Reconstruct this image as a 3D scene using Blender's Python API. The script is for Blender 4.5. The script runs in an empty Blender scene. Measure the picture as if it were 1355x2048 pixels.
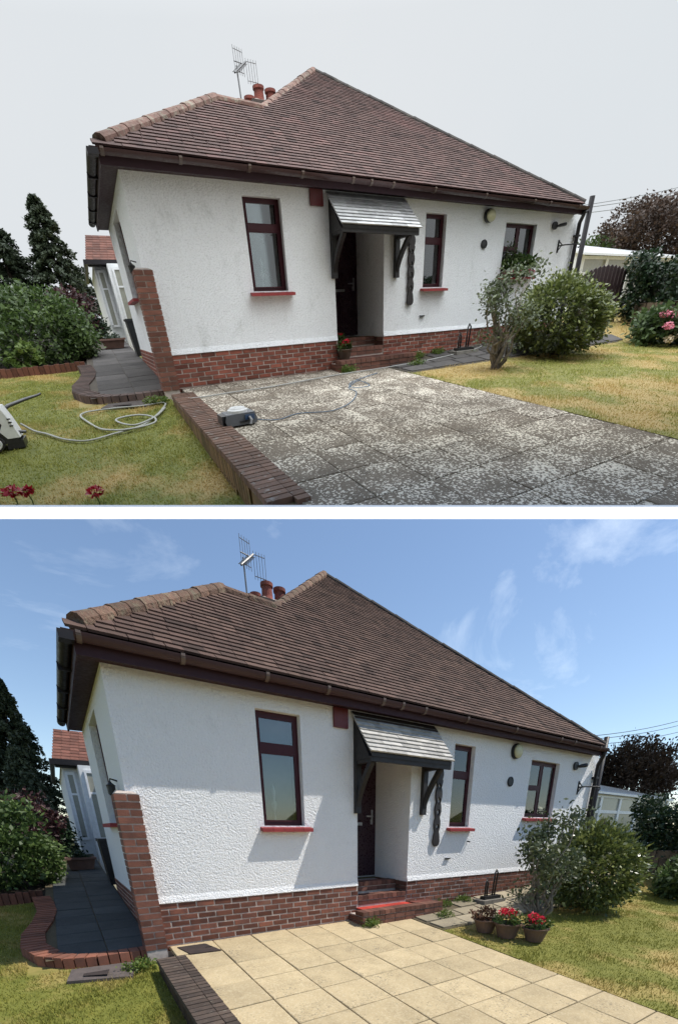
import bpy, math, random
import numpy as np

# ------------------------------------------------------------------ scene, camera, light
scene = bpy.context.scene
COL = scene.collection
random.seed(7)
RNG = np.random.default_rng(7)

# lower place (sunny): its frame is the world frame: x along the front wall, y into the house, z up.
NB = np.array([[0.819111, -0.573636, 0.0], [0.21731, 0.310303, 0.925466], [0.53088, 0.758059, -0.37883]])
nB = np.array([-2.541781, 1.042413, 4.790075])
# upper place (overcast): a terrace further off and higher up, pitched towards the viewer
NA = np.array([[1.149248, -0.742326, -0.022964], [1.092138, 1.827742, 0.368985], [0.603999, 1.108999, -0.623495]])
nA = np.array([-4.081694, 13.204458, 8.301391])
KA = 3.2
CAM = -NB.T @ nB
MA = NB.T @ NA * KA
OA = NB.T @ (KA * nA - nB)

cam = bpy.data.cameras.new('camera')
cam.sensor_fit = 'HORIZONTAL'
cam.sensor_width = 36.0
cam.lens = 36.0 * 800 / 1355
cam.shift_x = (677.5 - 720) / 1355
cam.shift_y = (1985 - 1024) / 1355
cam.clip_start = 0.05
cam.clip_end = 3000
camo = bpy.data.objects.new('camera', cam)
COL.objects.link(camo)
from mathutils import Matrix
mw = Matrix.Identity(4)
for i in range(3):
    mw[i][0] = NB[0][i]; mw[i][1] = NB[1][i]; mw[i][2] = -NB[2][i]; mw[i][3] = CAM[i]
camo.matrix_world = mw
scene.camera = camo

SUN = np.array([2.15, -1.0, 3.75]); SUN = SUN / np.linalg.norm(SUN)
SUN_STRENGTH = 4.8
SKY_STRENGTH = 0.15
EXPOSURE = 0.1
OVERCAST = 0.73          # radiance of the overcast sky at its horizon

world = bpy.data.worlds.new('World')
scene.world = world
world.use_nodes = True
wn = world.node_tree
for n in list(wn.nodes): wn.nodes.remove(n)
wo = wn.nodes.new('ShaderNodeOutputWorld')
bg = wn.nodes.new('ShaderNodeBackground')
sky = wn.nodes.new('ShaderNodeTexSky')
sky.sky_type = 'NISHITA'
sky.sun_disc = False
sky.sun_elevation = math.asin(SUN[2])
sky.sun_rotation = math.atan2(SUN[0], SUN[1])
sky.air_density = 1.0; sky.dust_density = 0.3; sky.ozone_density = 1.6
tc = wn.nodes.new('ShaderNodeTexCoord')
mp = wn.nodes.new('ShaderNodeMapping')
mp.inputs['Scale'].default_value = (1.0, 2.6, 3.6)
mp.inputs['Rotation'].default_value = (0.2, 0.35, 0.5)
mp.inputs['Location'].default_value = (3.0, 1.0, 7.0)
nz = wn.nodes.new('ShaderNodeTexNoise')
nz.inputs['Scale'].default_value = 1.9; nz.inputs['Detail'].default_value = 9; nz.inputs['Roughness'].default_value = 0.62
nz.inputs['Distortion'].default_value = 0.5
rp = wn.nodes.new('ShaderNodeMapRange')
rp.inputs['From Min'].default_value = 0.52; rp.inputs['From Max'].default_value = 0.86
rp.inputs['To Min'].default_value = 0.0; rp.inputs['To Max'].default_value = 0.5
mx = wn.nodes.new('ShaderNodeMix'); mx.data_type = 'RGBA'
mx.inputs['B'].default_value = (8.6, 9.4, 10.2, 1)
wn.links.new(tc.outputs['Generated'], mp.inputs['Vector'])
wn.links.new(mp.outputs['Vector'], nz.inputs['Vector'])
wn.links.new(nz.outputs['Fac'], rp.inputs['Value'])
wn.links.new(rp.outputs['Result'], mx.inputs['Factor'])
wn.links.new(sky.outputs['Color'], mx.inputs['A'])
wn.links.new(mx.outputs['Result'], bg.inputs['Color'])
bg.inputs['Strength'].default_value = SKY_STRENGTH
wn.links.new(bg.outputs['Background'], wo.inputs['Surface'])

sl = bpy.data.lights.new('sun', 'SUN')
sl.energy = SUN_STRENGTH; sl.angle = math.radians(0.53); sl.color = (1.0, 0.955, 0.88)
so = bpy.data.objects.new('sun', sl)
COL.objects.link(so)
from mathutils import Vector
so.rotation_euler = Vector(SUN).to_track_quat('Z', 'Y').to_euler()
so.location = (6, -4, 14)

scene.render.engine = 'CYCLES'
scene.cycles.use_denoising = True
scene.cycles.max_bounces = 8
scene.cycles.transparent_max_bounces = 16
vs = scene.view_settings
vs.view_transform = 'Standard'; vs.look = 'None'; vs.exposure = EXPOSURE; vs.gamma = 1.0; vs.use_curve_mapping = False

# ------------------------------------------------------------------ materials
MATS = {}
class NT:
    def __init__(s, name):
        s.m = bpy.data.materials.new(name); s.m.use_nodes = True
        s.t = s.m.node_tree
        s.b = s.t.nodes['Principled BSDF']; s.o = s.t.nodes['Material Output']
    def n(s, typ, **kw):
        x = s.t.nodes.new(typ)
        for k, v in kw.items():
            if k in x.inputs: x.inputs[k].default_value = v
            else: setattr(x, k, v)
        return x
    def l(s, a, b): s.t.links.new(a, b)
    def coord(s):
        a = s.n('ShaderNodeAttribute', attribute_name='canon')
        oi = s.n('ShaderNodeObjectInfo')
        m = s.n('ShaderNodeMath', operation='MULTIPLY'); m.inputs[1].default_value = 40.0
        s.l(oi.outputs['Random'], m.inputs[0])
        ad = s.n('ShaderNodeVectorMath', operation='ADD')
        s.l(a.outputs['Vector'], ad.inputs[0]); s.l(m.outputs[0], ad.inputs[1])
        return ad.outputs[0]
    def canon(s):
        return s.n('ShaderNodeAttribute', attribute_name='canon').outputs['Vector']
    def rnd(s):
        a = s.n('ShaderNodeAttribute', attribute_name='rnd')
        oi = s.n('ShaderNodeObjectInfo')
        m = s.n('ShaderNodeMath', operation='ADD')
        s.l(a.outputs['Fac'], m.inputs[0]); s.l(oi.outputs['Random'], m.inputs[1])
        f = s.n('ShaderNodeMath', operation='FRACT'); s.l(m.outputs[0], f.inputs[0])
        return f.outputs[0]
    def noise(s, co, scale, detail=4, rough=.55, dist=0.0):
        x = s.n('ShaderNodeTexNoise', Scale=scale, Detail=detail, Roughness=rough, Distortion=dist)
        s.l(co, x.inputs['Vector']); return x.outputs['Fac']
    def ramp(s, v, a, b, lo=0.0, hi=1.0):
        x = s.n('ShaderNodeMapRange')
        x.inputs['From Min'].default_value = a; x.inputs['From Max'].default_value = b
        x.inputs['To Min'].default_value = lo; x.inputs['To Max'].default_value = hi
        s.l(v, x.inputs['Value']); return x.outputs['Result']
    def mix(s, f, a, b, blend='MIX'):
        x = s.n('ShaderNodeMix', data_type='RGBA', blend_type=blend)
        for k, v in (('Factor', f), ('A', a), ('B', b)):
            if isinstance(v, (tuple, list)): x.inputs[k].default_value = (*v[:3], 1)
            elif isinstance(v, (int, float)): x.inputs[k].default_value = v
            else: s.l(v, x.inputs[k])
        return x.outputs['Result']
    def bump(s, h, strength, dist=0.01, nrm=None):
        x = s.n('ShaderNodeBump', Strength=strength, Distance=dist)
        s.l(h, x.inputs['Height'])
        if nrm is not None: s.l(nrm, x.inputs['Normal'])
        return x.outputs['Normal']
    def scale(s, co, v):
        x = s.n('ShaderNodeVectorMath', operation='MULTIPLY'); s.l(co, x.inputs[0]); x.inputs[1].default_value = v
        return x.outputs[0]

def stone(name, c1, c2, scale=8, odd=0.0, detail=5, var=.3, rough=.85, bump=.4, bscale=70, bdist=.008, spec=.25, lo=.35, hi=.68, c3=None, s3=2.0, lo3=.5, hi3=.7):
    t = NT(name); co = t.coord()
    col = t.mix(t.ramp(t.noise(co, scale, detail), lo, hi), c1, c2)
    if c3: col = t.mix(t.ramp(t.noise(co, s3, 6, .65), lo3, hi3), col, c3)
    if var:
        v = t.ramp(t.rnd(), 0, 1, 1 - var, 1 + var * .6)
        g = t.n('ShaderNodeCombineColor'); [t.l(v, g.inputs[i]) for i in range(3)]
        col = t.mix(1.0, col, g.outputs[0], 'MULTIPLY')
    if odd: col = t.mix(t.ramp(t.rnd(), 1 - odd, 1 - odd * .9, 0, .75), col, tuple(x * .35 for x in c2))
    t.l(col, t.b.inputs['Base Color'])
    t.b.inputs['Roughness'].default_value = rough
    t.b.inputs['Specular IOR Level'].default_value = spec
    if bump: t.l(t.bump(t.noise(co, bscale, 5), bump, bdist), t.b.inputs['Normal'])
    MATS[name] = t.m; return t.m

def plain(name, c, rough=.4, metal=0., spec=.5, var=.08, scale=14, coat=0.):
    t = NT(name); co = t.coord()
    col = t.mix(t.ramp(t.noise(co, scale, 5), .3, .7), tuple(x * (1 - var) for x in c), tuple(min(1, x * (1 + var)) for x in c))
    t.l(col, t.b.inputs['Base Color'])
    t.l(t.ramp(t.noise(co, scale * 2, 4), .3, .7, max(.02, rough - .1), min(1, rough + .12)), t.b.inputs['Roughness'])
    t.b.inputs['Metallic'].default_value = metal
    t.b.inputs['Specular IOR Level'].default_value = spec
    MATS[name] = t.m; return t.m

def render_mat(name, dirty):
    t = NT(name); co = t.canon()
    white = (.86, .86, .855) if not dirty else (.90, .912, .92)
    grime = t.ramp(t.noise(t.scale(co, (1.6, 1.6, .9)), 1.6, 8, .68, .4), .56 if dirty else .6, .82)
    spots = t.ramp(t.noise(co, 9, 6, .7), .57, .75)
    f = t.n('ShaderNodeMath', operation='MULTIPLY'); t.l(grime, f.inputs[0]); t.l(t.ramp(t.noise(co, 22, 5, .7), .35, .65), f.inputs[1])
    col = t.mix(f.outputs[0], white, (.42, .43, .41) if dirty else (.62, .63, .63))
    if dirty:
        sk = t.n('ShaderNodeMath', operation='MULTIPLY'); t.l(t.ramp(t.noise(t.scale(co, (9, 9, .55)), 1.0, 4, .6), .55, .75), sk.inputs[0]); t.l(t.ramp(t.noise(co, 1.1, 3), .42, .62, 0, .13), sk.inputs[1])
        col = t.mix(sk.outputs[0], col, (.42, .42, .38))
        f2 = t.n('ShaderNodeMath', operation='MULTIPLY'); t.l(spots, f2.inputs[0]); f2.inputs[1].default_value = .2
        col = t.mix(f2.outputs[0], col, (.38, .38, .36))
    v = t.n('ShaderNodeTexVoronoi', Scale=52.0, feature='SMOOTH_F1'); t.l(co, v.inputs['Vector'])
    v.inputs['Smoothness'].default_value = .6
    h = t.n('ShaderNodeMath', operation='SUBTRACT'); t.l(t.noise(co, 40, 5, .62, .7), h.inputs[0])
    m = t.n('ShaderNodeMath', operation='MULTIPLY'); t.l(v.outputs['Distance'], m.inputs[0]); m.inputs[1].default_value = .35
    t.l(m.outputs[0], h.inputs[1])
    pit_shade = t.ramp(t.noise(co, 42, 4, .65), .36, .50, .38 if dirty else .12, 0.0)  # fine shade of the roughcast pits, put into the colour
    col = t.mix(pit_shade, col, (.55, .56, .55))
    t.l(col, t.b.inputs['Base Color'])
    t.b.inputs['Roughness'].default_value = .9; t.b.inputs['Specular IOR Level'].default_value = .15
    t.l(t.bump(h.outputs[0], 1.0 if dirty else .75, .06 if dirty else .031), t.b.inputs['Normal'])
    MATS[name] = t.m

def paving_mat(name, base, dark, fleck, lich, lo, hi, var):
    t = NT(name); co = t.coord(); can = t.coord()
    col = t.mix(t.ramp(t.noise(co, 3.0, 6, .65), .35, .7), base, dark)
    # exposed aggregate
    v = t.n('ShaderNodeTexVoronoi', Scale=70.0); t.l(co, v.inputs['Vector'])
    col = t.mix(t.ramp(v.outputs['Color'], .5, .9, 0, .5), col, fleck)
    # lichen blotches
    if lich:
        n1 = t.noise(co, 42, 3, .6, .3); n2 = t.noise(co, 1.7, 5, .65)
        v2 = t.n('ShaderNodeTexVoronoi', Scale=44.0); t.l(co, v2.inputs['Vector'])
        a = t.n('ShaderNodeMath', operation='MULTIPLY_ADD'); t.l(n2, a.inputs[0]); a.inputs[1].default_value = .6; t.l(n1, a.inputs[2])
        d = t.n('ShaderNodeMath', operation='MULTIPLY_ADD'); t.l(v2.outputs['Distance'], d.inputs[0]); d.inputs[1].default_value = -.22; t.l(a.outputs[0], d.inputs[2])
        col = t.mix(t.ramp(d.outputs[0], lo, hi, 0, .95), col, lich)
        st = t.ramp(t.noise(co, 5, 6, .7), .55, .75, 0, .55)
        col = t.mix(st, col, tuple(x * .8 for x in dark))
    vv = t.ramp(t.rnd(), 0, 1, 1 - var, 1 + var * .5)
    g = t.n('ShaderNodeCombineColor'); [t.l(vv, g.inputs[i]) for i in range(3)]
    col = t.mix(1.0, col, g.outputs[0], 'MULTIPLY')
    t.l(col, t.b.inputs['Base Color'])
    t.b.inputs['Roughness'].default_value = .92; t.b.inputs['Specular IOR Level'].default_value = .2
    t.l(t.bump(t.noise(co, 90, 4), .5, .006), t.b.inputs['Normal'])
    MATS[name] = t.m

def leaf_mat(name, c1, c2, trans=.3, rough=.5, spec=.35):
    t = NT(name)
    col = t.mix(t.rnd(), c1, c2)
    t.l(col, t.b.inputs['Base Color']); t.b.inputs['Roughness'].default_value = rough; t.b.inputs['Specular IOR Level'].default_value = spec
    tr = t.n('ShaderNodeBsdfTranslucent'); t.l(col, tr.inputs['Color'])
    ms = t.n('ShaderNodeMixShader'); ms.inputs[0].default_value = trans
    t.l(t.b.outputs[0], ms.inputs[1]); t.l(tr.outputs[0], ms.inputs[2]); t.l(ms.outputs[0], t.o.inputs['Surface'])
    MATS[name] = t.m

def grass_mat(name, green, green2, straw, lo, hi, blades=True):
    t = NT(name); co = t.canon()
    patch = t.ramp(t.noise(co, .9, 6, .6), lo, hi)
    col = t.mix(t.ramp(t.noise(co, 7, 4), .3, .7), green, green2)
    if blades: col = t.mix(t.rnd(), col, tuple(x * 1.25 for x in green2))
    pr = t.n('ShaderNodeMath', operation='MULTIPLY_ADD'); t.l(t.rnd(), pr.inputs[0]); pr.inputs[1].default_value = .5; t.l(patch, pr.inputs[2])
    col = t.mix(t.ramp(pr.outputs[0], .35, 1.0), col, straw)
    t.l(col, t.b.inputs['Base Color']); t.b.inputs['Roughness'].default_value = .8; t.b.inputs['Specular IOR Level'].default_value = .15
    if blades:
        tr = t.n('ShaderNodeBsdfTranslucent'); t.l(col, tr.inputs['Color'])
        ms = t.n('ShaderNodeMixShader'); ms.inputs[0].default_value = .25
        t.l(t.b.outputs[0], ms.inputs[1]); t.l(tr.outputs[0], ms.inputs[2]); t.l(ms.outputs[0], t.o.inputs['Surface'])
    MATS[name] = t.m

def glass_mat(name, refl):
    t = NT(name)
    tr = t.n('ShaderNodeBsdfTransparent'); tr.inputs['Color'].default_value = (.72, .77, .77, 1)
    gl = t.n('ShaderNodeBsdfGlossy'); gl.inputs['Roughness'].default_value = .02; gl.inputs['Color'].default_value = (.95, .97, .97, 1)
    fr = t.n('ShaderNodeFresnel', IOR=1.52)
    a = t.n('ShaderNodeMath', operation='ADD'); t.l(fr.outputs[0], a.inputs[0]); a.inputs[1].default_value = refl
    ms = t.n('ShaderNodeMixShader'); t.l(a.outputs[0], ms.inputs[0]); t.l(tr.outputs[0], ms.inputs[1]); t.l(gl.outputs[0], ms.inputs[2])
    t.l(ms.outputs[0], t.o.inputs['Surface']); t.t.nodes.remove(t.b)
    MATS[name] = t.m

render_mat('render_A', True); render_mat('render_B', False)
stone('brick_A', (.27, .085, .055), (.17, .062, .045), 9, var=.45, c3=(.20, .15, .12), lo3=.6, hi3=.8)
stone('brick_B', (.20, .078, .05), (.125, .056, .042), 9, var=.45, c3=(.17, .12, .09), lo3=.6, hi3=.8)
stone('pillar_brick', (.21, .088, .06), (.14, .064, .047), 9, var=.35, c3=(.2, .14, .1), lo3=.62, hi3=.8)
stone('mortar', (.52, .45, .40), (.38, .32, .28), 20, var=0)
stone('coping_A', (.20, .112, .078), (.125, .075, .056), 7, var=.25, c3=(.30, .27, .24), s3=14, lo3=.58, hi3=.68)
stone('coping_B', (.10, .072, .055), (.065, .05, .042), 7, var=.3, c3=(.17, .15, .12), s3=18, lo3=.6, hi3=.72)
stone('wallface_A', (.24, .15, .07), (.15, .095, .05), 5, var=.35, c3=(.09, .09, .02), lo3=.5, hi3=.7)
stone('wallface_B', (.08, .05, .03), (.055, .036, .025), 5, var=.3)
stone('step_brick', (.19, .085, .06), (.12, .06, .045), 9, var=.35, c3=(.2, .15, .12), lo3=.6, hi3=.8)
stone('step_tile_A', (.20, .06, .045), (.13, .05, .04), 8, var=.3, rough=.7)
stone('step_tile_B', (.50, .055, .035), (.42, .05, .04), 8, var=.2, rough=.55)
stone('tile_A', (.145, .090, .078), (.100, .066, .060), 7, odd=.04, var=.3, c3=(.18, .10, .09), s3=1.2, lo3=.5, hi3=.72, rough=.9)
stone('tile_B', (.115, .070, .055), (.082, .053, .043), 7, odd=.04, var=.3, c3=(.14, .088, .066), s3=1.2, lo3=.5, hi3=.72, rough=.9)
stone('ridge_A', (.21, .12, .095), (.12, .075, .06), 9, var=.3, c3=(.25, .22, .17), s3=10, lo3=.5, hi3=.66, bump=.9, bscale=30, bdist=.03)
stone('ridge_B', (.19, .11, .075), (.11, .07, .052), 9, var=.3, c3=(.20, .165, .11), s3=10, lo3=.5, hi3=.66, bump=.9, bscale=30, bdist=.03)
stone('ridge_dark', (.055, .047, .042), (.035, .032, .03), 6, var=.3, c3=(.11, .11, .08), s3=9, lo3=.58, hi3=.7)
stone('underlay', (.03, .02, .018), (.02, .015, .014), 6, var=0)
stone('sill', (.30, .045, .045), (.24, .04, .04), 9, var=.1, rough=.6)
stone('slate', (.60, .60, .59), (.45, .45, .45), 9, var=.3, rough=.7, c3=(.58, .58, .55), lo3=.55, hi3=.7)
stone('slate_B', (.48, .46, .42), (.34, .33, .31), 9, var=.3, rough=.7, c3=(.55, .52, .47), lo3=.55, hi3=.7)
paving_mat('paving_A', (.20, .162, .122), (.13, .107, .082), (.29, .24, .185), (.80, .73, .61), .715, .775, .14)
paving_mat('paving_B', (.50, .395, .235), (.375, .295, .175), (.60, .51, .34), (.22, .185, .125), .80, .94, .12)
paving_mat('bedding_A', (.10, .085, .068), (.07, .06, .05), (.13, .11, .09), None, 0, 0, 0)
paving_mat('bedding_B', (.11, .09, .055), (.075, .062, .04), (.14, .11, .07), None, 0, 0, 0)
paving_mat('path_A', (.115, .105, .10), (.07, .065, .065), (.15, .14, .135), None, 0, 0, .35)
paving_mat('path_B', (.085, .088, .085), (.06, .063, .062), (.10, .103, .10), None, 0, 0, .2)  # colour lowered to carry the deep shade of the side passage
paving_mat('flag_A', (.12, .11, .105), (.075, .07, .068), (.15, .14, .13), None, 0, 0, .35)
paving_mat('flag_B', (.34, .29, .20), (.24, .205, .15), (.42, .37, .27), None, 0, 0, .3)
stone('manhole', (.13, .105, .095), (.09, .075, .07), 12, var=.2)
stone('manhole_dark', (.05, .036, .032), (.035, .028, .026), 12, var=.1)
stone('edging_A', (.15, .10, .085), (.095, .07, .065), 8, var=.3)
stone('edging_B', (.27, .105, .065), (.19, .085, .058), 8, var=.3)
stone('bed_brick', (.17, .07, .045), (.11, .05, .036), 8, var=.35)
stone('soil', (.035, .025, .018), (.02, .016, .012), 9, var=0, bscale=25, bdist=.03)
stone('terracotta', (.19, .11, .085), (.14, .085, .07), 9, var=.1)
stone('pot_glaze', (.13, .10, .075), (.08, .065, .052), 5, var=.2, rough=.45, c3=(.20, .15, .10), s3=6)
stone('pot_dark', (.19, .115, .082), (.12, .08, .06), 6, var=.2, rough=.6)
stone('stonewall', (.15, .115, .08), (.095, .075, .055), 6, var=.35)
stone('kerbstone', (.25, .23, .2), (.16, .15, .13), 8, var=.2)
stone('chimney_render', (.09, .07, .06), (.06, .05, .045), 8, var=.1)
stone('chimney_pot', (.26, .08, .06), (.15, .055, .045), 8, var=.2)
stone('bark', (.10, .08, .06), (.055, .045, .036), 20, var=.2, bscale=40, bdist=.02)
stone('bark_pale', (.24, .21, .17), (.13, .11, .09), 20, var=.3, bscale=40, bdist=.02)
stone('red_roof', (.20, .085, .062), (.13, .062, .048), 8, var=.35)
plain('maroon', (.050, .011, .016), .45, spec=.25)
plain('maroon_red', (.12, .018, .018), .5)
plain('door', (.028, .009, .016), .3)
plain('fascia', (.042, .020, .027), .6, spec=.2)
plain('gutter', (.060, .030, .030), .5, spec=.3)
plain('gutter_clip', (.11, .075, .06), .5)
plain('gutter_black', (.014, .012, .014), .5, spec=.3)
plain('black_timber', (.016, .014, .014), .6, var=.3)
plain('iron', (.012, .012, .012), .5)
plain('ornament_wood', (.020, .015, .014), .55)
plain('black_plastic', (.013, .013, .015), .35)
plain('white_plastic', (.72, .73, .73), .35)
plain('grey_plastic', (.10, .11, .13), .4)
plain('blue_plastic', (.03, .07, .16), .4)
plain('upvc', (.80, .81, .82), .3)
plain('steel', (.45, .46, .47), .35, metal=.8)
plain('aerial', (.16, .16, .16), .5, metal=.4)
plain('hose', (.36, .37, .34), .5)
plain('cable', (.34, .34, .32), .55)
plain('cord_blue', (.09, .17, .27), .5)
plain('wire', (.20, .22, .24), .6)
plain('lamp_cream', (.55, .53, .33), .4)
plain('curtain', (.62, .68, .68), .9)
plain('blind', (.22, .245, .25), .9)
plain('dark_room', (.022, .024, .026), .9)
plain('gate', (.028, .014, .016), .55, var=.25)
plain('white_wall', (.74, .75, .75), .85)
plain('neighbour_glass', (.33, .33, .28), .15)
plain('divider_white', (.90, .90, .90), .7, var=.02)
plain('glow_block', (.42, .44, .46), .9)
glass_mat('glass_A', .10); glass_mat('glass_B', .05)
leaf_mat('leaf_conifer', (.028, .045, .026), (.078, .10, .058), .15)
leaf_mat('leaf_shrub', (.035, .068, .018), (.145, .215, .06), .3)
leaf_mat('leaf_lime', (.10, .17, .035), (.20, .27, .07), .35)
leaf_mat('leaf_purple', (.030, .015, .018), (.085, .035, .034), .25)
leaf_mat('leaf_camellia', (.05, .075, .018), (.25, .28, .085), .3, .35, .5)
leaf_mat('leaf_gnarly', (.045, .06, .028), (.13, .16, .075), .25)
leaf_mat('leaf_ivy', (.012, .030, .014), (.034, .062, .026), .2, .4)
leaf_mat('leaf_copper', (.045, .032, .026), (.13, .085, .062), .25)
leaf_mat('leaf_hydrangea', (.035, .065, .022), (.10, .15, .05), .3)
leaf_mat('leaf_geranium', (.04, .085, .02), (.11, .16, .04), .3)
leaf_mat('weed', (.07, .13, .02), (.17, .22, .05), .3)
leaf_mat('petal_red', (.55, .012, .035), (.75, .03, .07), .2)
leaf_mat('petal_crimson', (.30, .008, .02), (.50, .015, .04), .2)
leaf_mat('petal_pink', (.62, .16, .24), (.80, .38, .44), .25)
leaf_mat('petal_cream', (.70, .58, .42), (.78, .68, .50), .25)
leaf_mat('dead_head', (.10, .045, .025), (.18, .09, .05), .2)
grass_mat('grass_A', (.17, .20, .045), (.29, .30, .075), (.55, .41, .17), .44, .66)
grass_mat('grass_B', (.15, .165, .03), (.245, .24, .05), (.42, .32, .11), .47, .70)
grass_mat('turf_A', (.14, .16, .04), (.22, .23, .06), (.42, .31, .13), .44, .66, False)
grass_mat('turf_B', (.12, .13, .026), (.18, .18, .04), (.33, .25, .09), .47, .70, False)

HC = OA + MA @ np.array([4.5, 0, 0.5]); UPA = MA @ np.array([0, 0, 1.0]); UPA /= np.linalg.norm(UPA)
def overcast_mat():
    # overcast sky: glow out of view overhead is boosted to brighten the walls
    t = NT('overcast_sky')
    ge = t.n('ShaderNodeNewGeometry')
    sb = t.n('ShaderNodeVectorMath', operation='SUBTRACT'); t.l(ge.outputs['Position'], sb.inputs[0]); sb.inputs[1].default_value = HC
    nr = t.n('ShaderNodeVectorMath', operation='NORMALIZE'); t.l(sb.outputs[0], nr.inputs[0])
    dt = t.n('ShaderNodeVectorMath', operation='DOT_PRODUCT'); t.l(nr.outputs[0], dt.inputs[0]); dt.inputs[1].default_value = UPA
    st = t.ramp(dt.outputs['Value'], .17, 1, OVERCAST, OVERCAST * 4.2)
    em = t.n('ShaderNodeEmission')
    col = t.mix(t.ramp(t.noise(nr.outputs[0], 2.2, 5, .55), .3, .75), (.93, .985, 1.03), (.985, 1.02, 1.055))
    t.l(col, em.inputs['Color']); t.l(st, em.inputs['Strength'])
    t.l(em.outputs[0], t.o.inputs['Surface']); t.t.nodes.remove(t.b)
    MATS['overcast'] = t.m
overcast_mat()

# ------------------------------------------------------------------ mesh helpers
class MB:
    def __init__(s): s.v = []; s.f = []; s.r = []; s.n = 0
    def add(s, V, F, r=0.0):
        V = [tuple(p) for p in V]
        k = s.n
        s.v += V; s.f += [tuple(i + k for i in f) for f in F]; s.r += [r] * len(V); s.n += len(V)
        return s
    def box(s, u0, u1, v0, v1, w0, w1, r=0.0):
        return s.add([(u0, v0, w0), (u1, v0, w0), (u1, v1, w0), (u0, v1, w0), (u0, v0, w1), (u1, v0, w1), (u1, v1, w1), (u0, v1, w1)],
                     [(0, 3, 2, 1), (4, 5, 6, 7), (0, 1, 5, 4), (1, 2, 6, 5), (2, 3, 7, 6), (3, 0, 4, 7)], r)
    def quad(s, *p): return s.add(p, [tuple(range(len(p)))])
    def tube(s, pts, rad, n=8, caps=True):
        pts = [np.array(p, float) for p in pts]
        rad = rad if isinstance(rad, (list, tuple)) else [rad] * len(pts)
        V = []; F = []
        up = np.array([0, 0, 1.0])
        pa = None
        for i, p in enumerate(pts):
            d = pts[min(i + 1, len(pts) - 1)] - pts[max(i - 1, 0)]
            d = d / (np.linalg.norm(d) + 1e-9)
            if pa is None:
                a = np.cross(d, up if abs(d[2]) < .9 else np.array([1.0, 0, 0]))
            else:
                a = pa - d * (pa @ d)
            a = a / (np.linalg.norm(a) + 1e-9); b = np.cross(d, a); pa = a
            for k in range(n):
                t = 2 * math.pi * k / n
                V.append(p + rad[i] * (a * math.cos(t) + b * math.sin(t)))
        for i in range(len(pts) - 1):
            for k in range(n):
                k2 = (k + 1) % n
                F.append((i * n + k, (i + 1) * n + k, (i + 1) * n + k2, i * n + k2))
        if caps:
            F.append(tuple(range(n))); F.append(tuple((len(pts) - 1) * n + k for k in reversed(range(n))))
        return s.add(V, F)
    def lathe(s, c, prof, n=20, axis=2):
        V = []; F = []
        for (r, h) in prof:
            for k in range(n):
                t = 2 * math.pi * k / n
                o = [r * math.cos(t), r * math.sin(t)]
                p = [0, 0, 0]; ax = [i for i in range(3) if i != axis]
                p[ax[0]] = o[0]; p[ax[1]] = o[1]; p[axis] = h
                V.append((c[0] + p[0], c[1] + p[1], c[2] + p[2]))
        for i in range(len(prof) - 1):
            for k in range(n):
                k2 = (k + 1) % n
                F.append((i * n + k, i * n + k2, (i + 1) * n + k2, (i + 1) * n + k))
        F.append(tuple(range(n))[::-1]); F.append(tuple((len(prof) - 1) * n + k for k in range(n)))
        return s.add(V, F)
    def prism(s, poly, axis, a, b):
        """extrude a 2-D polygon (in the two other axes) from a to b along axis"""
        ax = [i for i in range(3) if i != axis]; n = len(poly); V = []
        for h in (a, b):
            for p in poly:
                q = [0, 0, 0]; q[ax[0]] = p[0]; q[ax[1]] = p[1]; q[axis] = h; V.append(q)
        F = [tuple(range(n)), tuple(range(2 * n - 1, n - 1, -1))]
        for i in range(n):
            j = (i + 1) % n; F.append((i, i + n, j + n, j))
        return s.add(V, F)

WL = {}
def props(o, label=None, cat=None, group=None, kind=None):
    if label: o['label'] = label
    if cat: o['category'] = cat
    if group: o['group'] = group
    if kind: o['kind'] = kind
    return o

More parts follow.
